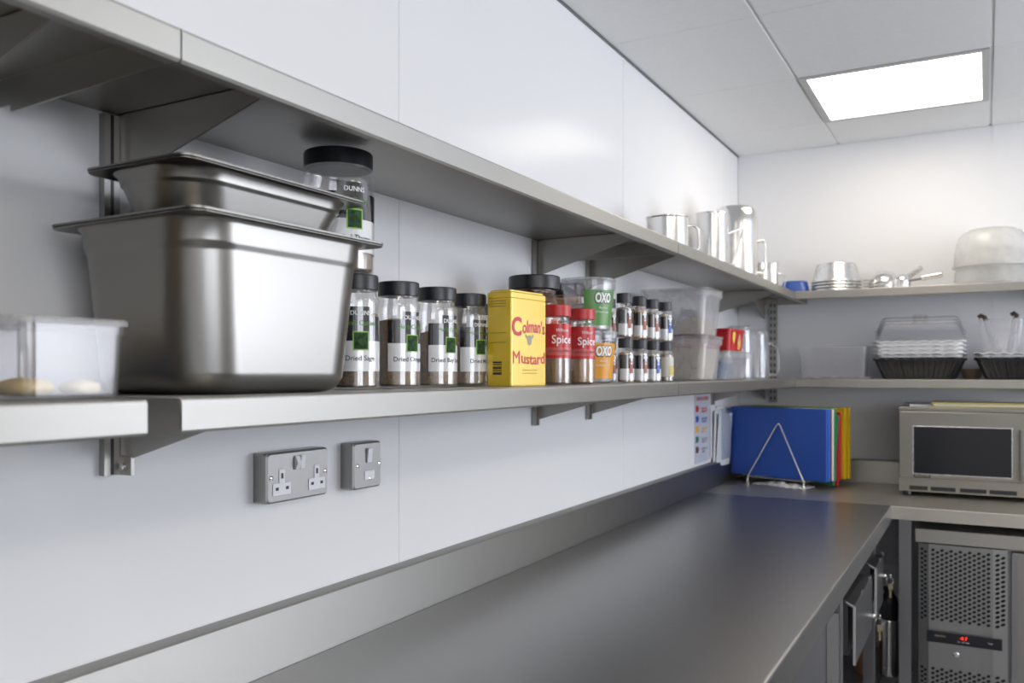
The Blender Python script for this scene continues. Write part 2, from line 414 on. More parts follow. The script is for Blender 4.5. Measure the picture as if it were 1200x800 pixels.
# ------------------------------------------------------------------ worktops
CF, YJ = .735, 3.41
t = thing('steel_worktop', 'long stainless steel worktop running along the left wall under the shelves', 'worktop', (0, 0, 0))
bm = B(); prism(bm, [(.026, ZW), (CF - .006, ZW), (CF - .002, ZW - .0015), (CF, ZW - .006), (CF, ZW - .058), (CF - .02, ZW - .06), (CF - .02, ZW - .045), (.026, ZW - .03)], 'y', YB + .3, YJ)
obj('top', bm, STEEL_TOP, t)
bm = B(); prism(bm, [(.002, ZW - .02), (.023, ZW - .02), (.0235, ZW + .003), (.022, ZW + .097), (.019, ZW + .1), (.008, ZW + .104), (.002, ZW + .104)], 'y', YB + .3, YJ - .001)
obj('splashback', bm, STEEL_LONG, t)
for x, y in ((CF - .06, 2.30), (CF - .092, 3.36)): obj('leg', boxb(x, x + .04, y, y + .04, 0, ZW - .061), STEEL_DARK, t, bevel=.002)
obj('undershelf', boxb(.05, CF - .065, 2.345, 4.05, .165, .185), STEEL_DARK, t, bevel=.002)
def drawer(y0, y1, zt, zb, zl, lab=None):
    d = obj('drawer', boxb(CF - .18, CF - .0455, y0 + .045, y1, zb + .01, zt - .004), STEEL_DARK, t, bevel=.002)
    if lab: d['label'] = lab
    bm = B(); prism(bm, [(CF - .044, zt), (CF - .022, zt - .006), (CF - .020, zt - .012), (CF - .020, zb), (CF - .024, zb), (CF - .026, zt - .014), (CF - .044, zt - .008)], 'y', y0, y1)
    obj('drawer_front', bm, pbr('drawer_steel', (.36, .36, .37), .3, 1, (60, 3, 60), .05), d)
    bm = B(); box(bm, CF - .0265, CF - .0195, y0 - .003, y0 - .0002, zb, zt - .012)
    prism(bm, [(CF - .045, zt + .003), (CF - .0195, zt - .0115), (CF - .0265, zt - .0115), (CF - .045, zt - .001)], 'y', y0 - .003, y0 - .0002)
    obj('edge_highlight', bm, pbr('painted_edge_light', (.80, .80, .80), .35, .6), d)  # pale strip paints in the light caught along the drawer edge
    obj('lock', lathe(B(), [(.007, 0), (.007, .010), (.005, .013)], 16), CHROME, d, loc=(CF - .02, y1 - .022, zl), rot=(0, PI / 2, 0))
    for k in (.25, .72): obj('runner_bolt', lathe(B(), [(.006, 0), (.006, .006)], 10), CHROME, d, loc=(CF - .018, y0 + (y1 - y0) * k, zt + .014), rot=(0, PI / 2, 0))
    return d
drawer(2.58, 2.985, .735, .560, .605); drawer(3.120, 3.332, .735, .565, .662)
def keys(label, y, z):
    k = thing('key_bunch', label, 'keys', (CF + .004, y, z), -1.05, group='key bunches hanging from the drawer locks')
    obj('key', loft(B(), [(-.0012, .008, .009, .006), (.0012, .008, .009, .006)]), CHROME, k, rot=(PI / 2, 0, 0))
    obj('key_ring', tube(B(), [(.0, .013 * math.cos(a), -.016 + .013 * math.sin(a)) for a in [i * PI / 8 for i in range(16)]], .0013, 6, closed=True), CHROME, k)
    bm = B(); loft(bm, [(-.001, .008, .011, .006), (.001, .008, .011, .006)])
    for v in bm.verts: v.co = Vector((v.co.z + .003, v.co.x, v.co.y - .036))
    box(bm, .002, .004, -.0035, .0035, -.075, -.044)
    obj('hanging_key', bm, pbr('brass_key', (.55, .46, .28), .3, 1), k)
keys('bunch of keys hanging from the nearer drawer lock', 2.963, .605)
keys('bunch of keys hanging from the farther drawer lock near the corner', 3.310, .662)
# undercounter cabinet nearer the camera
t = thing('undercounter_cabinet', 'grey steel cabinet under the near part of the long worktop', 'cabinet', (0, 0, 0))
obj('cabinet_body', boxb(.06, CF - .085, -.4, 2.26, .08, ZW - .065), STEEL_DARK, t, bevel=.003)
for a, b in ((-.39, .24), (.25, .91), (.92, 1.58), (1.59, 2.25)):
    d = obj('door', boxb(CF - .084, CF - .04, a, b, .12, ZW - .085), pbr('door_steel', (.36, .36, .38), .35, 1, (60, 60, 2), .05), t, bevel=.003)
    obj('handle', prism(B(), [(CF - .039, b - .05), (CF - .012, b - .045), (CF - .012, b - .035), (CF - .039, b - .02)], 'z', .45, ZW - .10), STEEL_DARK, d)
for y in (-.35, 2.2): obj('foot', lathe(B(), [(.02, 0), (.02, .02), (.015, .08)], 16), BLACKP, t, loc=(CF - .15, y, 0))

t = thing('steel_worktop', 'stainless steel worktop on the far wall carrying the microwave and chopping boards', 'worktop', (0, 0, 0))
XE = XR - .9
bm = B(); prism(bm, [(YJ + .001, ZW - .048), (YJ + .001, ZW - .005), (YJ + .0025, ZW - .0015), (YJ + .006, ZW), (YF - .03, ZW), (YF - .03, ZW - .03), (YJ + .02, ZW - .03), (YJ + .02, ZW - .048)], 'x', .026, XE)
obj('top', bm, pbr('worktop_steel_far', (.56, .53, .47), .40, 1, (8, 700, 700), .04, .03), t)
bm = B(); prism(bm, [(YF - .002, ZW - .02), (YF - .026, ZW - .02), (YF - .026, ZW + .002), (YF - .024, ZW + .097), (YF - .02, ZW + .1), (YF - .01, ZW + .104), (YF - .002, ZW + .104)], 'x', .026, XE)
obj('splashback', bm, STEEL_ACROSS, t)
bm = B(); prism(bm, [(.002, ZW - .02), (.023, ZW - .02), (.0235, ZW + .003), (.022, ZW + .097), (.019, ZW + .1), (.008, ZW + .104), (.002, ZW + .104)], 'y', YJ + .0005, YF - .0275)
obj('end_splashback', bm, STEEL_LONG, t)
for x in (.757, XE - .05): obj('leg', boxb(x, x + .042, YJ + .022, YJ + .062, 0, ZW - .048), STEEL_DARK, t, bevel=.002)
obj('rear_panel', boxb(.757, XE, YF - .04, YF - .03, .1, ZW - .05), STEEL_DARK, t)

t = thing('added_range_cabinet', 'added long dark steel cabinet run along the right wall outside the view', 'cabinet', (0, 0, 0))  # added out of view as something dark for the steel fronts to reflect
DKS = pbr('dark_range_steel', (.12, .12, .12), .4, .8, (60, 60, 3), .05)
obj('cabinet_body', boxb(XR - .62, XR - .012, -1.8, 3.3, .1, .86), DKS, t, bevel=.004)
obj('cabinet_top', boxb(XR - .65, XR - .012, -1.82, 3.32, .8605, .90), STEEL_DARK, t, bevel=.003)
for k in range(6): obj('door', boxb(XR - .64, XR - .6205, -1.78 + k * .85, -.95 + k * .85, .14, .84), DKS, t, bevel=.003)
for y in (-1.7, 3.2): obj('foot', lathe(B(), [(.02, 0), (.02, .02), (.016, .1)], 16), BLACKP, t, loc=(XR - .3, y, 0))

# ------------------------------------------------------------------ perforated counter fridge
FX0, FX1, FY = .822, 1.105, 3.455
t = thing('counter_fridge', 'undercounter fridge with perforated vent panels and red digital display', 'fridge', (0, 0, 0))
bm = B(); box(bm, FX0, 2.35, FY + .035, YF - .045, .12, .765); obj('cabinet', bm, STEEL_DARK, t, bevel=.003)
obj('top_band', boxb(FX0 - .012, 2.36, FY - .005, YF - .042, .768, .818), STEEL_ACROSS, t, bevel=.003)
obj('vent_recess', boxb(FX0, FX1, FY + .012, FY + .034, .12, .766), BLACKP, t)
VENT = pbr('vent_steel', (.34, .34, .33), .40, 1, (50, 50, 3), .05)
def perf(bm, x0, x1, z0, z1, y, nx, nz):
    dx, dz = (x1 - x0) / nx, (z1 - z0) / nz
    for i in range(nx):
        off = .5 * dz * (i % 2)
        if off:
            box(bm, x0 + i * dx, x0 + (i + 1) * dx, y, y + .0012, z0, z0 + off)
            box(bm, x0 + i * dx, x0 + (i + 1) * dx, y, y + .0012, z1 - off, z1)
        for j in range(nz - (1 if off else 0)):
            cx, cz = x0 + (i + .5) * dx, z0 + off + (j + .5) * dz
            ou = [(1, 0), (1, 1), (0, 1), (-1, 1), (-1, 0), (-1, -1), (0, -1), (1, -1)]
            O, I = [], []
            for k, (a, b) in enumerate(ou):
                O.append(bm.verts.new((cx + a * dx / 2, y, cz + b * dz / 2)))
                th = k * PI / 4
                u, v = .47 * dx * math.cos(th), .31 * dz * math.sin(th)
                c, s = math.cos(.5), math.sin(.5)
                I.append(bm.verts.new((cx + u * c - v * s, y, cz + u * s + v * c)))
            for k in range(8):
                bm.faces.new((O[k], O[(k + 1) % 8], I[(k + 1) % 8], I[k]))
    return bm
xa, xb, xc, xd = FX0, FX0 + .034, FX1 - .046, FX1
bm = B(); perf(bm, xb + .006, xc - .006, .485, .752, FY, 13, 16); perf(bm, xb + .006, xc - .006, .135, .322, FY, 13, 11)
for z0, z1 in ((.322, .485), (.752, .764)): box(bm, xb + .006, xc - .006, FY, FY + .0012, z0, z1)
box(bm, xb, xb + .006, FY, FY + .0012, .135, .764); box(bm, xc - .006, xc, FY, FY + .0012, .135, .764)
obj('vent_panel', bm, VENT, t)
for nm, x0, x1 in (('side_rail', xa, xb), ('side_rail', xc, xd)):
    bm = B(); perf(bm, x0 + .006, x1 - .006, .485, .752, FY - .004, 2, 16); perf(bm, x0 + .006, x1 - .006, .135, .322, FY - .004, 2, 11)
    for z0, z1 in ((.322, .485), (.752, .764)): box(bm, x0 + .006, x1 - .006, FY - .004, FY - .0025, z0, z1)
    box(bm, x0, x0 + .006, FY - .004, FY + .006, .135, .764); box(bm, x1 - .006, x1, FY - .004, FY + .006, .135, .764)
    for v in bm.verts: v.co.y += .2 * (v.co.x - xc if x0 == xc else xb - v.co.x)
    o = obj(nm, bm, VENT, t)
obj('panel_knob', lathe(B(), [(.010, 0), (.010, .004), (.006, .007)], 20), CHROME, t, loc=(.945, FY, .375), rot=(PI / 2, 0, 0))
p = obj('display_panel', boxb(.850, 1.088, FY - .010, FY - .0045, .412, .452), pbr('display_black', (.012, .013, .018), .25), t, bevel=.001)
text('-0.7', .011, emit('red_digits', (1, .03, .02), 1.6), facey(.968, FY - .0105, .438), 'red_digits', p)
text('PRECISION', .005, pbr('cream_ink', (.6, .5, .35), .5), facey(.893, FY - .0105, .437), 'lettering', p)
text('SET  DEF  PWR', .004, INKW, facey(.968, FY - .0105, .424), 'lettering', p)
text('* o #', .005, INKW, facey(1.050, FY - .0105, .433), 'lettering', p)
d = obj('door', boxb(FX1 + .012, 1.68, FY, FY + .033, .13, .758), pbr('fridge_door', (.34, .33, .31), .36, 1, (600, 600, 8), .03), t, bevel=.003)
obj('door_edge', boxb(FX1 + .012, FX1 + .030, FY - .004, FY - .0002, .135, .753), STEEL_DARK, d)
obj('door', boxb(1.69, 2.34, FY, FY + .033, .13, .758), MATS['fridge_door'], t, bevel=.003)
for x in (.86, 2.3): obj('foot', lathe(B(), [(.022, 0), (.022, .02), (.016, .12)], 16), BLACKP, t, loc=(x, 3.6, 0))

# flask and brown tube on the undershelf
t = thing('vacuum_flask', 'steel vacuum flask with black top standing under the counter corner', 'flask', (.700, 3.70, .186))
obj('body', lathe(B(), [(.034, 0), (.036, .004), (.036, .035), (.035, .037), (.036, .04), (.036, .215), (.033, .222)], 32), STEEL_POT, t)
obj('black_top', lathe(B(), [(.033, .2225), (.0355, .226), (.0355, .29), (.03, .31), (.018, .325), (.017, .338)], 32), BLACKP, t)
obj('spout', tube(B(), [(.0, 0, .338), (-.012, -.012, .347), (-.028, -.028, .345)], .008, 8), BLACKP, t)
t = tag(obj('cardboard_tube', lathe(B(), [(.034, 0), (.036, .003), (.036, .165), (.03, .17)], 24), pbr('brown_card', (.23, .11, .05), .7), loc=(.610, 3.68, .186)),
        'brown cylindrical tub on the undershelf behind the drawers', 'tub')

# ------------------------------------------------------------------ gastronorm pans
def gn_pan(name, label, hx, hy, dep, loc, rz=0, group='stainless steel gastronorm pans'):
    t = thing(name, label, 'pan', loc, rz, group)
    k = dep
    rb = min(.026, k * .16); q = min(1, .35 + k * 3.2)
    S = [(rb - rb * math.cos(a_), hx - .0245 - rb + rb * math.sin(a_), hy - .0245 - rb + rb * math.sin(a_), .064 - rb * .6 * (1 - math.sin(a_))) for a_ in [i * PI / 12 for i in range(7)]]
    S += [(k - .038 * q, hx - .0158, hy - .0158, .059), (k - .034 * q, hx - .0154, hy - .0154, .059), (k - .030 * q, hx - .0137, hy - .0137, .058), (k - .026 * q, hx - .0132, hy - .0132, .058), (k - .006, hx - .0120, hy - .0120, .056), (k - .002, hx - .009, hy - .009, .054)]
    I = [(k, hx - .011, hy - .011, .054), (k - .006, hx - .0135, hy - .0135, .054), (k - .029 * q, hx - .0145, hy - .0145, .056), (k - .033 * q, hx - .0185, hy - .0185, .058), (k - .036 * q, hx - .0195, hy - .0195, .058),
         (rb, hx - .026, hy - .026, .062), (.006, hx - .026 - rb * .6, hy - .026 - rb * .6, .05), (.0025, hx - .0265 - rb, hy - .0265 - rb, .046)]
    obj('pan_body', loft(B(), S + I, 8), STEEL_PAN, t, smooth=50)
    rim = B()
    F = [(k - .0018, hx - .010, hy - .010, .054), (k - .0018, hx - .001, hy - .001, .018), (k - .001, hx, hy, .018), (k - .0002, hx, hy, .018), (k + .0004, hx - .001, hy - .001, .018), (k + .0004, hx - .010, hy - .010, .054)]
    loft(rim, F, 8, cap0=False, cap1=False)
    obj('rim', rim, STEEL_PAN, t, smooth=40)
    return t
def gn_lid(label, hx, hy, loc, rz=0):
    t = thing('pan_lid', label, 'lid', loc, rz, 'flat steel pan lids')
    S = [(0, hx - .012, hy - .012, .03), (.0005, hx, hy, .016), (.0028, hx, hy, .016), (.0034, hx - .002, hy - .002, .016), (.0034, hx - .024, hy - .024, .03), (.0012, hx - .024, hy - .024, .03)]
    obj('lid_plate', loft(B(), S, 8), STEEL_PAN, t, smooth=40)
    obj('lid_grip', loft(B(), [(.0012, .05, .012, .012), (.0026, .046, .009, .009)], 6), STEEL_PAN, t)
gn_pan('gastronorm_pan', 'large deep steel gastronorm pan, lower of the two stacked pans', .1325, .1625, .2, (.1765, .790, ZL + .0005), -.02)
gn_lid('flat steel lid on the large deep pan, under the smaller pan', .1325, .1625, (.1765, .790, ZL + .2015), -.02)
gn_pan('gastronorm_pan', 'small shallow steel gastronorm pan on top of the large deep pan', .0885, .1625, .0605, (.177, .806, ZL + .2050), .01)
gn_lid('flat steel lid on the small upper pan, topmost of the pan stack', .0885, .1625, (.177, .806, ZL + .2665), .01)

# ------------------------------------------------------------------ lidded clear tub at the left edge
TX, TY = .2155, .4985
t = thing('food_tub', 'clear rectangular plastic tub with lid at the left end of the shelf', 'tub', (TX, TY, ZL + .0005))
S = [(0, .076, .047, .012), (.003, .0785, .0495, .012), (.062, .081, .0520, .013), (.062, .083, .0540, .014), (.070, .083, .0540, .014),
     (.070, .080, .0510, .012), (.062, .0795, .0505, .012), (.005, .077, .048, .011), (.003, .070, .041, .014)]
obj('tub_body', loft(B(), S, 6), CLOUDY, t, smooth=50)
obj('tub_lid', loft(B(), [(.0702, .082, .053, .014), (.0702, .0862, .0572, .015), (.074, .0864, .0574, .015), (.0765, .0852, .0562, .015), (.0765, .080, .051, .013), (.0735, .078, .049, .013)], 6), MILKY, t, smooth=50)
FOOD = pbr('pale_yellow_food', (.62, .47, .20), .6, 0, (60, 60, 60), .25, 0, .3)
def lump(label, loc, sx, sy, sz, mat, seed, name='food_piece', cat='food'):
    bm = B(); bmesh.ops.create_icosphere(bm, subdivisions=3, radius=1)
    rnd = random.Random(seed); ph = [rnd.uniform(0, 6) for _ in range(3)]
    for v in bm.verts:
        k = 1 + .12 * math.sin(4 * v.co.x + ph[0]) + .1 * math.sin(5 * v.co.y + ph[1])
        v.co = Vector((v.co.x * sx * k, v.co.y * sy * k, max(v.co.z, -.7) * sz + .7 * sz))
    return tag(obj(name, bm, mat, loc=loc, smooth=80), label, cat)
lump('long pale yellow food piece in the clear lidded tub, at the frame edge', (.238, .4825, ZL + .0045), .042, .017, .010, FOOD, 1)
lump('pale cream food piece at the right end inside the clear lidded tub', (.262, .5235, ZL + .0045), .022, .014, .009, pbr('cream_food', (.70, .60, .42), .6, 0, (50, 50, 50), .2), 2)

CARD = pbr('brown_cardboard', (.42, .33, .23), .8, 0, (40, 40, 40), .1)
t = thing('added_cardboard_box', 'added unseen brown cardboard box on the near lower shelf beyond the left frame edge', 'box', (.165, .17, ZL + .0005))  # added out of view to shade the wall and show in the pan
obj('box_body', boxb(-.125, .125, -.17, .17, 0, .27), CARD, t, bevel=.002)
for x in (-.0630, .0630): obj('flap', boxb(x - .0615, x + .0615, -.17, .17, .2705, .2735), CARD, t)
t = thing('added_carton', 'added small yellow and blue carton, unseen, behind the clear lidded tub', 'carton', (.052, .487, ZL + .0005))  # added out of view only for its reflection in the steel pan
obj('carton_body', boxb(-.034, .034, -.04, .04, 0, .034), pbr('carton_blue', (.02, .12, .38), .4), t, bevel=.001)
obj('carton_top', boxb(-.034, .034, -.04, .04, .0342, .058), pbr('carton_yellow', (.62, .38, .04), .4), t, bevel=.001)

# ------------------------------------------------------------------ herb jars
def contents_mat(name, a, b, sc=260):
    if name in MATS: return MATS[name]
    m, nt, out = _new(name)
    p = nt.nodes.new('ShaderNodeBsdfPrincipled'); p.inputs['Roughness'].default_value = .85
    vo = nt.nodes.new('ShaderNodeTexVoronoi'); vo.inputs['Scale'].default_value = sc
    tc = nt.nodes.new('ShaderNodeTexCoord'); nt.links.new(tc.outputs['Object'], vo.inputs['Vector'])
    mx = nt.nodes.new('ShaderNodeMix'); mx.data_type = 'RGBA'; mx.inputs[6].default_value = a + (1,); mx.inputs[7].default_value = b + (1,)
    nt.links.new(vo.outputs['Color'], mx.inputs[0]); nt.links.new(mx.outputs[2], p.inputs['Base Color'])
    nt.links.new(p.outputs[0], out.inputs[0]); MATS[name] = m; return m
def knurl_lid(bm, r, z0, z1, n=48):
    k = 0.985
    prof = [(r * .97, z0), (r, z0 + .001), (r, z1 - .004), (r * .985, z1 - .001), (r * .94, z1), (r * .3, z1 - .0008)]
    lathe(bm, prof, n)
    for v in bm.verts:
        rr_ = math.hypot(v.co.x, v.co.y)
        if rr_ > r * .98 and int(round(math.atan2(v.co.y, v.co.x) / (2 * PI / n))) % 2: v.co.x *= k; v.co.y *= k
    return bm
def herb_jar(label, x, y, z, phi, dried, fill, cm, r=.0355, h=.175, half=69, group='black lidded herb jars', leaves=False):
    t = thing('herb_jar', label, 'jar', (x, y, z), 0, group)
    s = h / .175
    P = [(r - .005, 0), (r - .001, .002), (r, .006), (r, .132 * s), (r * .97, .139 * s), (r * .89, .146 * s), (r * .87, .153 * s)]
    obj('jar_body', lathe(B(), P + [(r * .85, .153 * s), (r * .85, .147 * s), (r - .003, .132 * s), (r - .002, .007), (r - .004, .003)], 40), GLASSJ, t, smooth=50)
    obj('lid', knurl_lid(B(), r * .97, .1515 * s, h), BLACKLID, t, smooth=30)
    f = .004 + fill * .13 * s
    obj('contents', lathe(B(), [(r - .006, .0035), (r - .0027, .007), (r - .0027, f), (r * .5, f + .004), (.002, f + .002)], 32), cm, t)
    a = to_cam(x, y) + math.radians(phi); w = math.radians(half)
    zb, zm, zt = .158 * h, .42 * h, .635 * h
    R = r + .0004
    lb = obj('label_panel', lathe(B(), [(R, zb), (R, zm)], 24, a0=a - w, a1=a + w), LABELW, t)
    bm = lathe(B(), [(R, zm), (R, zt)], 24, a0=a - w, a1=a + w)
    lathe(bm, [(R, zt), (R, zt + .009 * s), (R, zt + .014 * s)], 10, a0=a - .5, a1=a + .5)
    obj('label_panel', bm, LABELK, t)['label'] = 'black upper half of the label'
    R2 = R + .0004
    # green picture square with a pale rim
    q = .0125 * s; zc = .42 * h
    bm = lathe(B(), [(R2, zc - q * 1.15), (R2, zc + q * 1.15)], 6, a0=a - q / R2, a1=a + q / R2)
    obj('picture_frame', bm, pbr('lime_ink', (.25, .50, .08), .4), lb)
    bm = lathe(B(), [(R2 + .0003, zc - q), (R2 + .0003, zc + q)], 6, a0=a - q * .85 / R2, a1=a + q * .85 / R2)
    obj('picture', bm, contents_mat('leaf_print', (.003, .018, .008), (.04, .11, .025), 180), lb)
    text('DUNNS', .0065 * s, INKW, cylmap(R2, zt + .0045 * s, a), 'lettering', lb, bold=.02)
    text('Herb Cuisine', .0075 * s, INKG, cylmap(R2, .575 * h, a), 'lettering', lb, width=min(.052 * s, r * 1.7))
    text(dried, .0075 * s, INKK, cylmap(R2, .272 * h, a), 'lettering', lb, bold=.01)
    if leaves:
        rnd = random.Random(5)
        bm = B()
        for k in range(26):
            aa = rnd.uniform(-1.5, 1.5) + a; zz = rnd.uniform(.01, .026)
            M = Matrix.Translation(((r - .0055) * math.cos(aa), (r - .0055) * math.sin(aa), zz)) @ Matrix.Rotation(aa, 4, 'Z') @ Matrix.Rotation(rnd.uniform(-.3, .3), 4, 'Y') @ Matrix.Rotation(rnd.uniform(0, 3), 4, 'X')
            vs = [bm.verts.new(M @ Vector((.0012 * (1 if i % 2 else -1), u, v))) for i, (u, v) in enumerate(((-.011, 0), (-.004, .005), (.004, .005), (.011, 0), (.004, -.005), (-.004, -.005)))]
            bm.faces.new(vs)
        obj('leaf_pieces', bm, pbr('dry_bay_leaf', (.42, .36, .25), .7, 0, (100, 100, 100), .4), t)['kind'] = 'stuff'
    return t
SAGE = contents_mat('dried_sage', (.13, .085, .05), (.30, .22, .14)); OREG = contents_mat('dried_oregano', (.16, .10, .055), (.34, .24, .14), 320)
BAY = contents_mat('dried_bay', (.20, .13, .08), (.36, .27, .18), 150); MINT = contents_mat('dried_mint', (.17, .12, .08), (.33, .24, .16), 300)
zj = ZL + .0005
herb_jar('herb jar right beside the steel pans, with a big jar standing on it', .187, 1.034, zj, 12, 'Dried Sage', .86, SAGE)
herb_jar('second herb jar from the steel pans, full of fine brown herb', .182, 1.150, zj, 40, 'Dried Oregano', .82, OREG)
herb_jar('third herb jar from the steel pans, with large leaf pieces at the bottom', .186, 1.258, zj, 44, 'Dried Bay Leaves', .70, BAY, leaves=True)
herb_jar('fourth herb jar from the pans, nearest to the yellow mustard tin', .170, 1.388, zj, 44, 'Dried Mint', .72, MINT)
herb_jar('herb jar mostly hidden behind the fourth herb jar and the yellow tin', .062, 1.618, zj, 44, 'Dried Basil', .8, SAGE)
herb_jar('big herb jar standing on the first herb jar, partly hidden behind the steel pans', .170, 1.013, ZL + .1765, 26, 'Dried Thyme', .30, SAGE, r=.054, h=.184, half=80)

# ------------------------------------------------------------------ yellow mustard tin
YEL = pbr('yellow_tin', (.84, .58, .03), .20, .12, (30, 30, 30), .03, coat=1.0)
t = thing('mustard_tin', 'tall yellow mustard tin with red lettering in the middle of the lower shelf', 'tin', (.2415, 1.452, zj), -.10)
hx, hy, h = .0285, .0605, .178
obj('tin_body', loft(B(), [(0, hx - .001, hy - .001, .004), (.002, hx, hy, .004), (h - .013, hx, hy, .004), (h - .012, hx - .0012, hy - .0012, .004), (h - .011, hx, hy, .004), (h - .002, hx, hy, .004), (h, hx - .002, hy - .002, .004)], 4), YEL, t, smooth=30)
obj('tin_lid', loft(B(), [(h, hx - .004, hy - .004, .004), (h + .003, hx - .004, hy - .004, .004), (h + .004, hx - .006, hy - .006, .004)], 4), YEL, t)
x = hx + .0006
RED = pbr('red_ink_tin', (.60, .02, .06), .4)
text('C', .033, RED, facex(x, -.043, .113), 'lettering', t, bold=.03)
def arch(y0, z0): return lambda u, v: (x, y0 + u, z0 + v * 1.0 - 2.2 * u * u + .002)
text('olman\'s', .023, RED, arch(.0155, .113), 'lettering', t, width=.078, bold=.015)
text('M', .024, RED, facex(x, -.0445, .055), 'lettering', t, bold=.0, width=.023)
text('ustard', .020, RED, lambda u, v: (x, .0135 + u, .052 + v + 1.6 * u * u), 'lettering', t, width=.082, bold=.015)
# grey bull-head crest
bm = B()
lathe(bm, [(.0, 0), (.008, .0)], 12, cap0=False, cap1=False)
for v in bm.verts: v.co = Vector((x, v.co.x * .9, .088 + v.co.y * 1.25))
for s in (-1, 1):
    vs = [bm.verts.new((x, s * a, b)) for a, b in ((.005, .093), (.013, .099), (.014, .095), (.007, .090))]; bm.faces.new(vs)
obj('crest', bm, pbr('grey_ink', (.35, .34, .30), .5), t)
bm = B()
for k, wd in enumerate((.003, .0015, .002, .003, .001, .002, .003)):
    yy = .022 + k * .0036
    vs = [bm.verts.new((-.012, -hy - .0006, .0)), ]
    bm.verts.remove(vs[0])
    box(bm, -.014, .006, -hy - .0006, -hy, yy, yy + wd)
obj('barcode', bm, INKK, t)
bm = B()
bm.free()
for z in (.150, .155, .160, .100, .082): obj('printed_line', boxb(-.02, .016, -hy - .0004, -hy, z, z + .0012), pbr('brown_ink', (.25, .17, .04), .5), t)
for z in (.030, .024): obj('printed_line', boxb(hx, hx + .0004, -.024, .026, z, z + .0012), MATS['brown_ink'], t)

# ------------------------------------------------------------------ big dark-lidded jars behind
def big_jar(label, x, y, r, h, cm, phi):
    t = thing('coffee_jar', label, 'jar', (x, y, zj), 0, 'large dark lidded jars')
    P = [(r - .006, 0), (r, .005), (r, h - .075), (r * .92, h - .055), (r * .82, h - .04), (r * .82, h - .032)]
    obj('jar_body', lathe(B(), P + [(r * .79, h - .032), (r * .79, h - .042), (r * .90, h - .058), (r - .003, h - .077), (r - .003, .007), (r - .008, .003)], 40), clear('amber_jar', (.80, .66, .55), .05, .05, (.3, .15, .1)), t, smooth=50)
    obj('lid', knurl_lid(B(), r, h - .030, h), BLACKLID, t, smooth=30)
    obj('contents', lathe(B(), [(r - .009, .004), (r - .0045, .008), (r - .0045, h - .08), (r * .86, h - .06), (r * .4, h - .058)], 32), cm, t)
    a = to_cam(x, y) + math.radians(phi)
    o = obj('label_panel', lathe(B(), [(r + .0005, .03), (r + .0005, h - .082)], 24, a0=a - 1.2, a1=a + 1.2), LABELW, t)
    obj('label_band', lathe(B(), [(r + .0009, h - .125), (r + .0009, h - .098)], 24, a0=a - 1.2, a1=a + 1.2), INKR, o)
    return t
COFFEE = contents_mat('coffee_granules', (.045, .016, .008), (.13, .055, .03), 300)
big_jar('large brown jar with wide dark lid behind the yellow tin', .150, 1.700, .058, .241, COFFEE, 30)
big_jar('second large brown jar, hidden behind the clear tub with green label', .088, 1.985, .054, .252, COFFEE, 30)

# ------------------------------------------------------------------ red capped spice jars
def spice(label, x, y, cm, phi):
    t = thing('spice_jar', label, 'jar', (x, y, zj), 0, 'red capped spice jars'); r, h = .0295, .167
    P = [(r - .004, 0), (r, .004), (r, .052), (r - .0012, .056), (r - .0012, .124), (r - .004, .132), (r - .006, .138), (r - .003, .144)]
    obj('jar_body', lathe(B(), P + [(r - .006, .144), (r - .008, .138), (r - .0035, .123), (r - .0025, .054), (r - .0022, .006)], 36), GLASSJ, t, smooth=50)
    obj('cap', knurl_lid(B(), r - .0005, .143, h), pbr('red_cap', (.50, .018, .022), .35), t, smooth=30)
    obj('contents', lathe(B(), [(r - .006, .0035), (r - .0028, .006), (r - .0028, .115), (r * .5, .118)], 32), cm, t)
    a = to_cam(x, y) + math.radians(phi); R = r - .0003
    o = obj('label_panel', lathe(B(), [(R, .056), (R, .127)], 28, a0=a - 1.7, a1=a + 1.7), pbr('red_label', (.52, .016, .022), .3), t)
    obj('label_band', lathe(B(), [(R + .0003, .062), (R + .0003, .078)], 28, a0=a - 1.7, a1=a + 1.7), pbr('pink_band', (.60, .10, .09), .35), o)
    text('Whole', .007, INKW, cylmap(R + .0006, .114, a), 'lettering', o, shear=.3)
    text('Spice', .017, INKW, cylmap(R + .0006, .095, a), 'lettering', o, bold=.015, width=.046)
    text('JAMAICAN PIMENTO', .0045, INKK, cylmap(R + .0007, .0705, a), 'lettering', o)
spice('red capped spice jar with brown powder, nearer to the yellow tin', .25, 1.612, contents_mat('brown_spice', (.20, .11, .07), (.28, .17, .11), 500), 22)
spice('red capped spice jar with orange brown powder, nearer to the clear tub with orange label', .25, 1.738, contents_mat('orange_spice', (.36, .19, .07), (.45, .25, .10), 500), 26)

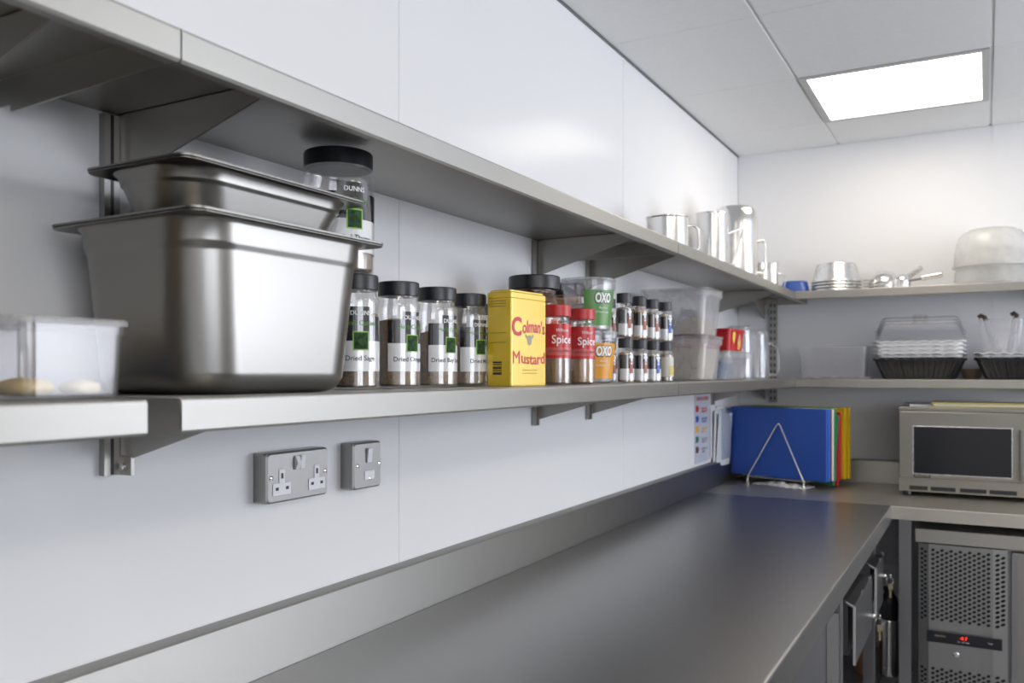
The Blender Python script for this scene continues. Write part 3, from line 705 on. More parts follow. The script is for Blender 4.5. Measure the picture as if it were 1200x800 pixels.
# ------------------------------------------------------------------ stock tubs
CUBE = contents_mat('stock_pieces', (.55, .50, .46), (.75, .72, .68), 60)
def stock(label, x, y, z, lm, a_from, a_to, fill):
    t = thing('stock_tub', label, 'tub', (x, y, z), 0, 'clear stock tubs'); h = .1195
    rz = lambda q: .0525 + .0115 * q / h
    P = [(.047, 0), (.0525, .003), (rz(.098), .098), (.0655, .099), (.0665, .112), (.0665, h - .002), (.0645, h)]
    obj('tub_body', lathe(B(), P + [(.0625, .1), (rz(.098) - .002, .097), (.0505, .005), (.047, .003)], 44), CLOUDY, t, smooth=50)
    obj('tub_lid', lathe(B(), [(.064, h + .0002), (.0675, h + .0002), (.0675, h + .005), (.066, h + .006), (.062, h + .006), (.061, h + .0035)], 44), MILKY, t, smooth=50)
    obj('contents', lathe(B(), [(.045, .0035), (.0495, .007), (rz(fill) - .0035, fill), (.03, fill + .006), (.003, fill + .003)], 32), CUBE, t)
    a = to_cam(x, y); a0, a1 = a + math.radians(a_from), a + math.radians(a_to)
    o = obj('label_panel', lathe(B(), [(rz(.012) + .0006, .012), (rz(.096) + .0006, .096)], 30, a0=a0, a1=a1), lm, t)
    am = a + math.radians((max(a_from, -80) + 78) / 2 + 4)
    R = lambda q: rz(q) + .0012
    R2 = lambda q: rz(q) + .0009
    text('OXO', .0235, pbr('navy_ink', (.05, .06, .07), .5), conemap(R2, .077, am), 'lettering_outline', o, bold=.075, width=.052)  # dark printed outline around the white letters
    text('OXO', .021, INKW, conemap(R, .0775, am), 'lettering', o, bold=.045, width=.047)
    text('Bouillon', .005, INKW, conemap(R, .054, am), 'lettering', o, shear=.2)
    text('12 Stock Cubes', .0045, INKW, conemap(R, .044, am), 'lettering', o)
stock('clear stock tub with orange label, below the green one', .195, 1.905, zj, pbr('orange_label', (.72, .32, .02), .35), -14, 105, .09)
stock('clear stock tub with green label stacked on the orange one', .192, 1.902, zj + .1262, pbr('green_label', (.10, .27, .06), .35), -10, 105, .06)

# ------------------------------------------------------------------ small spice bottles, two tiers
def small(label, x, y, z, cm, kind, phi=40):
    t = thing('spice_bottle', label, 'bottle', (x, y, z), 0, 'small black capped spice bottles'); r, h = .0222, .1125
    P = [(r - .004, 0), (r, .003), (r, .072), (r * .93, .079), (r * .78, .086), (r * .76, .089)]
    obj('bottle_body', lathe(B(), P + [(r * .70, .089), (r * .72, .086), (r - .003, .071), (r - .002, .005)], 28), GLASSJ, t, smooth=50)
    obj('cap', knurl_lid(B(), r * .84, .0885, h, 32), pbr('grey_black_cap', (.035, .036, .045), .4), t, smooth=30)
    obj('contents', lathe(B(), [(r - .005, .003), (r - .0026, .005), (r - .0026, .068), (r * .8, .076), (r * .3, .078)], 24), cm, t)
    a = to_cam(x, y) + math.radians(phi); w = math.radians(78); R = r + .0004
    if kind == 'pale':
        o = obj('label_panel', lathe(B(), [(R, .015), (R, .07)], 20, a0=a - w, a1=a + w), pbr('cream_label', (.60, .57, .50), .4), t)
        obj('picture', lathe(B(), [(R + .0004, .02), (R + .0004, .045)], 8, a0=a - .2, a1=a + .6), pbr('pale_yellow_ink', (.65, .50, .12), .5), o)
        return t
    o = obj('label_panel', lathe(B(), [(R, .008), (R, .036)], 20, a0=a - w, a1=a + w), LABELW, t)
    obj('label_panel', lathe(B(), [(R, .036), (R, .071)], 20, a0=a - w, a1=a + w), LABELK, t)
    sq = {'red': (.34, .08, .03), 'blue': (.03, .10, .42)}[kind]
    obj('picture', lathe(B(), [(R + .0004, .024), (R + .0004, .047)], 6, a0=a - .24, a1=a + .24), pbr('pic_' + kind, sq, .4), o)
    obj('brand_patch', lathe(B(), [(R + .0004, .062), (R + .0004, .069)], 6, a0=a - .28, a1=a + .28), INKW, o)
    text('Spices', .006, pbr('orange_ink', (.55, .17, .05), .5) if kind == 'red' else pbr('blue_ink', (.1, .25, .7), .5), cylmap(R + .0005, .0535, a), 'lettering', o)
    return t
c1 = contents_mat('tan_powder', (.45, .30, .16), (.60, .43, .26), 500); c2 = contents_mat('turmeric', (.60, .28, .02), (.75, .38, .04), 500)
c3 = contents_mat('pale_powder', (.55, .48, .36), (.70, .63, .50), 500); c4 = contents_mat('brown_seed', (.20, .12, .07), (.33, .22, .14), 300)
low = [(.24, 2.026, c1, 'red', 'lower tier, next to the orange labelled tub'), (.24, 2.130, c3, 'red', 'lower tier, second from the orange labelled tub'),
       (.24, 2.229, c3, 'blue', 'lower tier, with a blue picture, third from the orange labelled tub'), (.24, 2.336, c4, 'pale', 'lower tier, with a pale cream label, nearest to the flour tubs'),
       (.14, 2.160, c4, 'red', 'lower tier, back row behind the first and second'), (.14, 2.330, c1, 'red', 'lower tier, back row nearest to the flour tubs')]
upn = [(.238, 2.020, c4, 'red', 'upper tier, next to the green labelled tub'), (.240, 2.124, c2, 'red', 'upper tier, filled with bright yellow spice'),
       (.238, 2.226, c4, 'red', 'upper tier, third from the green labelled tub'), (.240, 2.330, c3, 'blue', 'upper tier, with a blue picture, nearest to the flour tubs'),
       (.140, 2.158, c4, 'red', 'upper tier, back row behind the first two'), (.140, 2.326, c4, 'red', 'upper tier, back row behind the last two')]
for x, y, c, k, l in low: small('small spice bottle, ' + l, x, y, zj, c, k)
for x, y, c, k, l in upn: small('small spice bottle, ' + l, x, y, zj + .1130, c, k)

# ------------------------------------------------------------------ flour tubs
FLOUR = contents_mat('flour', (.60, .52, .42), (.70, .62, .51), 350)
def flour_tub(label, x, y, z, hx, hy, h, lid, lab=None):
    t = thing('storage_tub', label, 'tub', (x, y, z), 0, 'translucent storage tubs')
    S = [(0, hx - .022, hy - .022, .02), (.003, hx - .016, hy - .016, .022), (h - .02, hx - .006, hy - .006, .022), (h - .02, hx, hy, .022), (h - .003, hx, hy, .022), (h, hx - .002, hy - .002, .022),
         (h, hx - .006, hy - .006, .022), (h - .02, hx - .009, hy - .009, .02), (.006, hx - .024, hy - .024, .02), (.004, hx - .024, hy - .024, .02)]
    obj('tub_body', loft(B(), S, 6), MILKY, t, smooth=50)
    if lid: obj('tub_lid', loft(B(), [(h + .0003, hx - .006, hy - .006, .02), (h + .0003, hx + .002, hy + .002, .022), (h + .007, hx + .002, hy + .002, .022), (h + .008, hx - .002, hy - .002, .02), (h + .008, hx - .012, hy - .012, .02), (h + .005, hx - .016, hy - .016, .02)], 6), MILKY, t, smooth=50)
    return t
PALE_T = clear('pale_tub_plastic', (.97, .97, .97), .2, .10, (.92, .92, .92), .8)
tx, ty = .158, 2.742
t1 = flour_tub('translucent tub filled with beige flour, lower of the two by the spice bottles', tx, ty, zj, .112, .102, .137, True)
bm = loft(B(), [(.005, .086, .076, .02), (.104, .098, .088, .02), (.108, .09, .08, .02)], 6); obj('flour', bm, FLOUR, t1)
obj('ingredient_band', loft(B(), [(.1085, .0975, .0875, .02), (.118, .0978, .0878, .02)], 6), pbr('pinkish_layer', (.62, .33, .33), .7), t1)
t2 = flour_tub('translucent tub with a slope of brown flour, stacked on the full flour tub', tx, ty, zj + .1455, .112, .102, .146, False)
bm = B(); n = 16
g = [[None] * (n + 1) for _ in range(n + 1)]
for i in range(n + 1):
    for j in range(n + 1):
        u, v = i / n, j / n
        hh = .012 + .058 * math.exp(-((u - .85) ** 2 / .16 + (v - .3) ** 2 / .3)) + .003 * math.sin(19 * u + 11 * v)
        g[i][j] = bm.verts.new((-.089 + .178 * u, -.079 + .158 * v, hh))
for i in range(n):
    for j in range(n): bm.faces.new((g[i][j], g[i + 1][j], g[i + 1][j + 1], g[i][j + 1]))
edge = [g[i][0] for i in range(n + 1)] + [g[n][j] for j in range(1, n + 1)] + [g[i][n] for i in range(n - 1, -1, -1)] + [g[0][j] for j in range(n - 1, 0, -1)]
lo_ = [bm.verts.new((v.co.x * .97, v.co.y * .97, .005)) for v in edge]
for k in range(len(edge)): bm.faces.new((edge[k], edge[(k + 1) % len(edge)], lo_[(k + 1) % len(edge)], lo_[k]))
bm.faces.new(lo_[::-1])
obj('flour', bm, contents_mat('brown_flour', (.42, .34, .26), (.56, .47, .37), 350), t2)
obj('sticker', boxb(.028, .068, -.0985, -.0978, .060, .082), pbr('grey_sticker', (.42, .43, .47), .5), t2)
obj('tub_lid', loft(B(), [(.1463, .106, .096, .02), (.1463, .114, .104, .022), (.151, .114, .104, .022), (.152, .106, .096, .02)], 6), PALE_T, t2, smooth=50)

# ------------------------------------------------------------------ red tub on a clear tub, card, jar, clear jugs
t = flour_tub('low translucent tub with blue packets inside, under the small red tub', .175, 3.085, zj, .090, .150, .098, False)
for k, (dx, dy, hh, c) in enumerate(((.02, -.07, .06, (.10, .24, .50)), (.0, .0, .07, (.45, .50, .58)), (.02, .07, .055, (.16, .26, .45)))):
    o = obj('packet', loft(B(), [(0, .036, .026, .008), (hh * .5, .038, .028, .01), (hh, .034, .012, .008)], 4), pbr('packet_%d' % k, c, .4), loc=(.175 + dx - .01, 3.085 + dy, zj + .0065), rot=.2 * k)
    tag(o, ['blue packet at the near end of the low translucent tub', 'pale grey packet in the middle of the low translucent tub', 'dark blue packet at the far end of the low translucent tub'][k], 'packet')
obj('tub_lid', loft(B(), [(.0983, .084, .144, .02), (.0983, .092, .152, .022), (.103, .092, .152, .022), (.104, .086, .146, .02)], 6), MILKY, t, smooth=50)
REDT = pbr('red_tub', (.50, .014, .018), .35)
t = thing('red_tub', 'small red tub printed with peppers on top of the low translucent tub', 'tub', (.213, 3.045, zj + .1045))
hx, hy = .052, .100
obj('tub_body', loft(B(), [(0, hx - .006, hy - .008, .012), (.066, hx - .001, hy - .001, .012), (.067, hx + .003, hy + .003, .012), (.075, hx + .003, hy + .003, .012), (.076, hx, hy, .012)], 5), REDT, t, smooth=40)
bm = B()
def teardrop(cy, cz, a, b, tilt):
    vs = []
    for k in range(16):
        th = 2 * PI * k / 16; u, v = a * math.cos(th) * (1 - .45 * math.sin(th)), b * math.sin(th)
        yy, zz = cy + u * math.cos(tilt) - v * math.sin(tilt), cz + u * math.sin(tilt) + v * math.cos(tilt)
        vs.append(bm.verts.new((hx - .0045 + .005 * zz / .066 + .0012, yy, zz)))
    bm.faces.new(vs)
teardrop(-.05, .044, .018, .022, 3.3)
obj('yellow_print', bm, pbr('yellow_print', (.75, .55, .08), .5), t)
bm = B(); teardrop(.025, .030, .026, .026, .1); obj('green_print', bm, contents_mat('food_print', (.55, .10, .03), (.60, .55, .20), 90), t)
bm = B(); teardrop(.025, .048, .010, .010, .1); obj('white_print', bm, INKW, t)
t = tag(obj('white_card', loft(B(), [(0, .008, .062, .003), (.145, .008, .062, .003)], 3), PAPER, loc=(.100, 3.16, zj + .105), rot=-.35), 'white card box standing behind the small red tub', 'box')
t = thing('sauce_jar', 'orange glass jar peeking out behind the flour tub', 'jar', (.11, 3.02, zj + .105))
obj('jar_body', lathe(B(), [(.028, 0), (.03, .003), (.03, .1), (.022, .118), (.022, .122)], 28), contents_mat('orange_sauce', (.62, .27, .05), (.78, .45, .15), 120), t)
obj('lid', knurl_lid(B(), .024, .1222, .138, 32), pbr('dark_lid', (.10, .05, .03), .4), t)
def jug(label, x, y, rz, s=1.0):
    t = thing('plastic_jug', label, 'jug', (x, y, zj), rz, 'clear upturned plastic jugs')
    # upturned: wide mouth down
    P = [(.064, 0), (.0665, .001), (.066, .006), (.062, .01), (.056, .19), (.052, .204), (.042, .211), (.005, .212)]
    Q = [(.005, .2095), (.04, .2085), (.0495, .202), (.0535, .19), (.0595, .01), (.062, .003)]
    obj('jug_body', lathe(B(), [(a * s, b * s) for a, b in P + Q], 36), CLEARP, t, smooth=45)
    obj('handle', tube(B(), [(.056 * s, 0, .150 * s), (.074 * s, 0, .152 * s), (.092 * s, 0, .135 * s), (.102 * s, 0, .09 * s), (.102 * s, 0, .04 * s), (.09 * s, 0, .02 * s), (.062 * s, 0, .018 * s)], .0065, 8), CLEARP, t, smooth=60)
jug('clear upturned plastic jug, nearer of two behind the low translucent tub', .185, 3.385, .5)
jug('clear upturned plastic jug, farther of two in the shelf corner', .205, 3.56, .45, .96)

# ------------------------------------------------------------------ upper shelf pots
zu = ZU + .0005
def pot(name, label, x, y, prof, mat=STEEL_POT, cat='pot', n=48):
    t = thing(name, label, cat, (x, y, zu)); obj('pot_body', lathe(B(), prof, n), mat, t, smooth=40); return t
def shell(r, h, rb, bead=.004, wall=.0015):
    return [(r - rb, 0), (r - rb * .3, rb * .25), (r, rb), (r, h - .006), (r + bead, h - .003), (r + bead, h), (r - wall, h), (r - wall, rb), (r - rb - wall, wall), (.001, wall)]
t = pot('bain_marie_pot', 'round open steel pot, first on the far upper shelf', .150, 2.617, shell(.066, .142, .012))
obj('handle', tube(B(), [(.05, .05, .12), (.065, .068, .122), (.078, .082, .11), (.078, .082, .05), (.065, .068, .038), (.05, .05, .04)], .004, 8), STEEL_POT, t, smooth=60)
t = pot('steel_beaker', 'tall steel beaker with wire handle beside the round steel pot', .200, 2.945, shell(.0555, .203, .006, .002), cat='beaker')
obj('handle', tube(B(), [(.048, .028, .135), (.082, .075, .158), (.087, .082, .150), (.060, .050, .030), (.048, .028, .025)], .0035, 8), STEEL_POT, t, smooth=60)
r = .086
t = pot('upturned_pot', 'large upturned steel pot with rounded bottom, tallest on the upper shelf', .180, 3.337,
        [(r - .001, .002), (r + .003, 0), (r + .003, .006), (r, .008), (r, .225), (r * .985, .25), (r * .93, .272), (r * .83, .287), (r * .68, .293), (r * .3, .296), (.002, .297)])
obj('handle', tube(B(), [(.075, .042, .16), (.096, .055, .165), (.104, .06, .15), (.104, .06, .05), (.096, .055, .035), (.075, .042, .04)], .0055, 8), STEEL_POT, t, smooth=60)
t = pot('milk_jug', 'small steel milk jug next to the tall upturned pot', .215, 3.640, [(.030, 0), (.034, .004), (.035, .02), (.030, .075), (.029, .085), (.032, .107), (.0305, .107), (.0275, .085), (.028, .07), (.033, .02), (.03, .003), (.001, .002)], cat='jug')
obj('handle', tube(B(), [(-.012, -.028, .09), (-.022, -.048, .094), (-.03, -.062, .08), (-.024, -.05, .03), (-.014, -.031, .02)], .0032, 8), STEEL_DARK, t, smooth=60)
t = pot('milk_jug', 'small steel jug with thin wire handle by the blue bowl', .225, 3.775, [(.026, 0), (.0285, .004), (.0285, .118), (.030, .121), (.0285, .121), (.027, .118), (.027, .005), (.001, .003)], cat='jug')
obj('handle', tube(B(), [(.024, .016, .082), (.052, .034, .070), (.056, .036, .062), (.047, .03, .0), (.024, .016, .004)], .0022, 8), STEEL_POT, t, smooth=30)
# blue bowl
t = tag(obj('blue_bowl', loft(B(), [(0, .062, .06, .03), (.004, .063, .061, .03), (.012, .060, .056, .03), (.048, .052, .045, .03), (.054, .048, .038, .03), (.055, .02, .02, .02)], 6), pbr('blue_plastic', (.015, .07, .34), .35), loc=(.296, 3.93, zu), rot=.15, smooth=50),
        'upturned blue plastic bowl in the corner of the upper shelf', 'bowl')
# upturned nested pans
def fry(label, k, z, tall):
    t = thing('frying_pan', label, 'pan', (.466, 3.945, z), -.12, 'upturned nested aluminium pans')
    r = .102
    if tall: P = [(r + .001, 0), (r + .003, .002), (r, .005), (r * .97, .012), (r * .80, .076), (r * .76, .082), (r * .5, .083), (.002, .083)]
    else: P = [(r + .001, 0), (r + .003, .002), (r, .005), (r * .975, .0115), (r * .96, .0115), (r * .97, .004)]
    obj('pan_body', lathe(B(), P, 48), ALU, t, smooth=35)
    bm = B(); prism(bm, [(.108, .002), (.16, .004), (.205, .008), (.207, .012), (.16, .008), (.108, .006)], 'y', -.010, .010)
    obj('handle', bm, ALU, t, bevel=.001)
for k, l in enumerate(('lowest of four upturned pans on the far upper shelf', 'second lowest of the four upturned pans', 'third of the four upturned pans, under the top one', 'topmost upturned aluminium pan of the nested four')):
    fry(l, k, zu + .0132 * k, k == 3)
def ladle(label, x, y, z, r, rz, tilt):
    t = thing('steel_ladle', label, 'ladle', (x, y, z), rz, 'upturned steel ladles')
    P = [(r * 1.0, .001), (r * 1.02, .003), (r * .97, .02)] + [(r * math.cos(a), .02 + r * 1.05 * math.sin(a)) for a in [i * PI / 16 for i in range(1, 8)]] + [(.001, .02 + r * 1.05)]
    obj('ladle_bowl', lathe(B(), P, 40), STEEL_POT, t, smooth=50)
    p0 = Vector((r * .92, 0, .03)); d = Vector((math.cos(tilt), 0, math.sin(tilt)))
    obj('handle', tube(B(), [p0, p0 + d * .05], .008, 10), STEEL_DARK, t, smooth=60)
    obj('grip', tube(B(), [p0 + d * .045, p0 + d * .05, p0 + d * .115, p0 + d * .12], .011, 12), ALU, t, smooth=40)
ladle('large upturned steel ladle with raised handle beside the nested pans', .652, 4.018, zu, .068, -.45, .50)
ladle('small upturned steel ladle with low handle beside the nested pans', .735, 3.865, zu, .034, -.15, .12)
# frosted tubs
def frost(label, z, r, h):
    t = thing('frosted_tub', label, 'tub', (1.060, 3.945, z), 0, 'upturned frosted tubs')
    P = [(r, 0), (r + .004, .001), (r + .004, .008), (r, .010), (r * .97, h * .40), (r * .93, h * .63), (r * .86, h * .82), (r * .74, h * .94), (r * .62, h * .985), (r * .6, h), (r * .3, h), (.002, h)]
    obj('tub_body', lathe(B(), P, 56), PALE_FROST, t, smooth=40)
frost('lower upturned frosted round tub on the far upper shelf', zu, .138, .150)
frost('upper upturned frosted round tub nested over the lower one', zu + .072, .1395, .152)

# ------------------------------------------------------------------ far lower shelf
t = thing('plastic_tray', 'white flat tray under the clear rectangular tub', 'tray', (.466, 3.925, zj))
obj('tray', loft(B(), [(0, .145, .075, .015), (.002, .150, .080, .015), (.009, .154, .084, .015), (.009, .152, .082, .015), (.003, .147, .077, .015)], 5), MILKY, t)
t = thing('clear_tub', 'clear rectangular open tub at the left end of the far lower shelf', 'tub', (.463, 3.925, zj + .0035))
S = [(0, .122, .055, .018), (.003, .128, .06, .02), (.128, .139, .071, .02), (.129, .144, .076, .02), (.135, .144, .076, .02), (.135, .137, .069, .02), (.127, .136, .068, .02), (.006, .125, .057, .018), (.004, .12, .053, .018)]
obj('tub_body', loft(B(), S, 6), CLOUDY2, t, smooth=50)
def wavy_ring(secs, n=120, wav=14, wall=None):
    """rounded-rectangle tray with a scalloped rim: secs (z, hx, hy, r, wave)"""
    bm = B(); rings = []
    for z, hx, hy, r, w in secs:
        pts = rr(hx, hy, r, 6)
        # resample evenly
        L = [0]
        for a, b in zip(pts, pts[1:] + pts[:1]): L.append(L[-1] + math.dist(a, b))
        out = []
        for k in range(n):
            d = L[-1] * k / n; i = max(q for q in range(len(pts)) if L[q] <= d + 1e-9)
            a, b = pts[i], pts[(i + 1) % len(pts)]; f = (d - L[i]) / max(1e-9, L[i + 1] - L[i])
            out.append(bm.verts.new((a[0] + (b[0] - a[0]) * f, a[1] + (b[1] - a[1]) * f, z + w * abs(math.sin(PI * k * wav / n)) )))
        rings.append(out)
    for a, b in zip(rings, rings[1:]):
        for k in range(n): bm.faces.new((a[k], a[(k + 1) % n], b[(k + 1) % n], b[k]))
    bm.faces.new(rings[0][::-1]); bm.faces.new(rings[-1])
    return bm
BASK = pbr('black_basket_plastic', (.018, .018, .020), .3, 0, (40, 40, 40), .3)
def basket(label, x, mat=BASK, z=zj, dz=.0, rz=0):
    t = thing('bread_basket', label, 'basket', (x, 3.925, z), rz, 'black display baskets')
    S = [(0, .130, .05, .02, 0), (.003, .136, .056, .022, 0), (.074, .166, .086, .025, .0), (.078, .174, .094, .028, .006), (.081, .174, .094, .028, .006), (.08, .168, .088, .025, .004), (.074, .163, .083, .025, 0), (.006, .133, .053, .022, 0)]
    obj('basket_body', wavy_ring(S, 168, 28), mat, t, smooth=50)
    bm = B()
    for k in range(15):
        u = -.13 + .26 * k / 14
        tube(bm, [(u * .95, -.058, .008), (u * 1.15, -.0865, .07)], .0022, 6)
    obj('rib', bm, mat, t, smooth=60)
    return t
def white_tray(label, x, z, first=None):
    t = thing('wavy_tray', label, 'tray', (x, 3.925, z), 0, 'white scalloped trays')
    S = [(0, .150, .070, .022, 0), (.003, .158, .078, .024, 0), (.0125, .160, .080, .026, .0), (.0135, .173, .093, .028, .0062), (.0165, .173, .093, .028, .0062), (.0162, .158, .078, .026, .0), (.005, .155, .075, .024, 0)]
    obj('tray', wavy_ring(S, 264, 22), pbr('tray_white', (.74, .74, .75), .5), t, smooth=50)
XB = .797
basket('black scalloped basket under the white wavy trays', XB)
for k, l in enumerate(('lowest of the white wavy trays in the left basket stack', 'second lowest white wavy tray in the left basket stack', 'second highest white wavy tray in the left basket stack', 'topmost white wavy tray in the left basket stack, under the clear covers')):
    white_tray(l, XB, zj + .0860 + k * .0165)
def cover(label, z, h=.075):
    t = thing('clear_cover', label, 'cover', (XB + .002, 3.925, z), 0, 'clear display covers')
    S = [(0, .168, .086, .02), (.0015, .168, .086, .02), (.006, .162, .08, .02), (h - .012, .146, .064, .02), (h, .135, .053, .02), (h, .13, .048, .02)]
    obj('cover', loft(B(), S, 6, cap0=False), CLEARC, t, smooth=40)
    bm = loft(B(), [(h + .0002, .028, .014, .008), (h + .003, .03, .016, .008), (h + .010, .022, .009, .008)], 4); obj('grip', bm, CLEARC, t)
CLEARC = clear('clear_cover_plastic', (.99, .99, 1.0), .05, .012, gl=.35, f0=.02)
cover('lower clear plastic cover on the white wavy trays', zj + .168, .062)
cover('middle clear plastic cover nested over the lower cover', zj + .181, .062)
cover('top clear plastic cover on the basket stack', zj + .194, .062)
XB2 = 1.170
basket('black scalloped basket at the right edge of the far lower shelf', XB2)
white_tray('white wavy tray in the right basket, under the clear utensil tub', XB2, zj + .0840)
t = thing('utensil_tub', 'clear square tub holding two utensils on the right basket', 'tub', (1.090, 3.925, zj + .0885))
S = [(0, .058, .05, .012), (.003, .062, .054, .012), (.105, .072, .064, .012), (.108, .076, .068, .012), (.113, .076, .068, .012), (.115, .073, .065, .012), (.150, .076, .068, .012), (.150, .073, .065, .012), (.112, .069, .061, .012), (.006, .059, .051, .012)]
obj('tub_body', loft(B(), S, 5), CLOUDY, t, smooth=40)
def utensil(label, x, y, rz, lean):
    t = thing('serving_utensil', label, 'utensil', (x, y, zj + .096), rz)
    d = Vector((math.sin(lean), 0, math.cos(lean)))
    obj('shaft', tube(B(), [Vector((0, 0, 0)), d * .15], .011, 10), MILKY, t)
    obj('hook', tube(B(), [d * .148, d * .162, d * .170 + Vector((-.010, 0, .0)), d * .166 + Vector((-.020, 0, -.004))], .009, 8), pbr('dark_brown_handle', (.06, .04, .03), .4), t, smooth=60)
utensil('serving utensil with dark hooked handle leaning left in the clear tub', 1.090, 3.90, 0, -.36)
utensil('serving utensil with dark handle at the right of the clear tub', 1.118, 3.94, 0, .17)
t = thing('clear_tub', 'clear ribbed tub at the right frame edge on the right basket', 'tub', (1.240, 3.925, zj + .0885))
obj('tub_body', loft(B(), [(0, .05, .06, .012), (.003, .054, .064, .012), (.06, .06, .07, .012), (.06, .066, .076, .012), (.066, .066, .076, .012), (.066, .058, .068, .012), (.005, .052, .062, .012)], 5), CLOUDY, t, smooth=40)
t = pot('beige_bowl', 'small beige bowl between the two black baskets', .988, 4.03, [(.025, 0), (.03, .003), (.046, .042), (.044, .042), (.028, .005), (.001, .004)], pbr('beige_ceramic', (.48, .38, .25), .4), 'bowl', 32)
t.location.z = zj

# ------------------------------------------------------------------ chopping boards in a wire rack
RZ = -math.atan2(.14, .43)     # boards' direction: right end nearer
RO = Vector((.030, 3.852, 0))
ux, uy = Vector((math.cos(RZ), math.sin(RZ), 0)), Vector((-math.sin(RZ), math.cos(RZ), 0))
def board(label, dep, mat, th=.013, w=.455, h=.302, dz=0.034, lean=0, shift=0.0, tilt=0.0, grp='colour coded chopping boards'):
    p = RO + uy * dep * 1.24 + ux * (w / 2 + shift)
    o = obj('chopping_board', boxb(-w / 2, w / 2, 0, th, 0, h), mat, bevel=.003, loc=(p.x, p.y, ZW + dz), rot=(lean, tilt, RZ), smooth=40)
    return tag(o, label, 'chopping board', grp)
def bmat(n, c): return pbr(n, c, .42, 0, (60, 60, 60), .04)
GRN, REDB, YB_ = bmat('green_board', (.018, .26, .10)), bmat('red_board', (.60, .025, .04)), bmat('yellow_board', (.85, .56, .015))
board('front blue chopping board in the wire rack, facing the camera', 0, BLUEB)
board('second blue chopping board, directly behind the front blue one', .0165, bmat('brighter_blue_board', (.025, .15, .62)))
board('thin brown chopping board between the blue and the white ones', .034, bmat('brown_board', (.26, .085, .03)), .006)
board('white chopping board between the brown and the green ones', .044, bmat('white_board', (.78, .78, .78)), .012)
board('green chopping board between the white and the red ones', .060, GRN, .013, h=.305)
board('green chopping board standing low, its lower corner near the worktop', .0775, GRN, .010, h=.300, dz=.024, shift=-.016, tilt=.065)
board('red chopping board nearer to the green ones, leaning slightly', .0905, REDB, .011, h=.285, dz=.015, shift=-.006, tilt=.03)
board('red chopping board nearer to the yellow ones', .1045, REDB, .012, h=.286, shift=-.004)
board('yellow chopping board next to the red ones', .125, YB_, .016, shift=.004)
board('rearmost yellow chopping board in the wire rack', .149, YB_, .016, h=.304, shift=.008)
t = thing('wire_rack', 'chrome wire rack with A-shaped end holding the chopping boards', 'rack', (RO.x, RO.y, ZW), RZ)
x0, x1, xm = .097, .362, .243
yf, yb = -.012, .214
obj('end_frame', tube(B(), [(x0, yf - .004, .030), (xm - .008, yf, .262), (xm, yf, .268), (xm + .008, yf, .262), (x1, yf - .004, .030)], .0027, 8), CHROME, t, smooth=60)
bm = B()
for xx in (x0, x1):
    tube(bm, [(xx, yf - .004, .026), (xx, yb, .026)], .0027, 8)
obj('base_rail', bm, CHROME, t, smooth=60)
for yy in (yf + .004, .038, .070, .0925, .1255, .1455, .170, .2):
    obj('cross_wire', tube(B(), [(x0, yy, .030), (x1, yy, .030), (x1 + .02, yy, .033)], .0022, 6), CHROME, t, smooth=60)
for xx in (x0, x1):
    for yy in (yf - .004, yb):
        obj('foot', lathe(B(), [(.004, 0), (.0065, .003), (.0065, .009), (.0035, .012), (.003, .024)], 14), CHROME, t, loc=(xx, yy, 0))
obj('back_frame', tube(B(), [(x0, yb, .028), (xm, yb + .001, .15), (x1, yb, .028)], .0027, 8), CHROME, t, smooth=60)
# crumpled cloth under the rack
bm = B(); n1, n2 = 40, 14; g = []
for i in range(n1 + 1):
    row = []
    for j in range(n2 + 1):
        u, v = i / n1, j / n2
        z = .004 + .012 * math.sin(PI * u) * math.sin(PI * v) * (1 + .4 * math.sin(23 * u + 6 * v)) + .0015 * math.sin(50 * u)
        row.append(bm.verts.new((  .135 + .235 * u, -.035 + .095 * v + .012 * math.sin(7 * u), z)))
    g.append(row)
for i in range(n1):
    for j in range(n2): bm.faces.new((g[i][j], g[i + 1][j], g[i + 1][j + 1], g[i][j + 1]))
r = bmesh.ops.extrude_face_region(bm, geom=list(bm.faces)); [setattr(v, 'co', v.co - Vector((0, 0, .003))) for v in r['geom'] if isinstance(v, bmesh.types.BMVert)]
tag(obj('kitchen_cloth', bm, pbr('grey_white_cloth', (.52, .52, .53), .9, 0, (90, 20, 90), .25, 0, .3), loc=(RO.x, RO.y, ZW), rot=RZ, smooth=80), 'crumpled grey white cloth lying under the chopping board rack', 'cloth')

# ------------------------------------------------------------------ poster and hanging papers on the left wall
t = thing('wall_poster', 'colour coded chopping board chart on the left wall by the corner', 'poster', (0, 3.505, 1.162))
obj('sheet', boxb(.0005, .0025, -.108, .108, -.148, .148), pbr('poster_paper', (.60, .62, .70), .3), t)
text('COLOUR CODED', .013, INKR, facex(.0032, .0, .118), 'lettering', t, bold=.03, width=.17)
rows = [((.55, .02, .02), 'RAW\nMEAT', 'r'), ((.03, .10, .45), 'RAW\nFISH', 'b'), ((.80, .45, .03), 'COOKED\nMEATS', 'y'), ((.02, .16, .08), 'SALAD &\nFRUITS', 'g'), ((.12, .05, .05), 'BAKERY &\nDAIRY', 'k')]
for k, (c, s, n) in enumerate(rows):
    z = .078 - k * .042
    m_ = pbr('chart_' + n, c, .5)
    bm = B(); box(bm, .0026, .0030, -.096, -.060, z - .014, z + .012); box(bm, .0026, .0030, -.06, -.052, z - .006, z + .004)
    obj('colour_swatch', bm, m_, t)
    text(s, .0085, m_ if n in 'rby' else pbr('chart_grey', (.2, .22, .25), .5), facex(.0032, .028, z - .002), 'lettering', t, bold=.03, width=.085)
bm = B()
for k in range(4): box(bm, .0026, .003, -.06 + .02 * (k % 2), .08 - .015 * k, -.142 + k * .008, -.139 + k * .008)
obj('small_print', bm, pbr('chart_pale', (.45, .5, .6), .5), t)
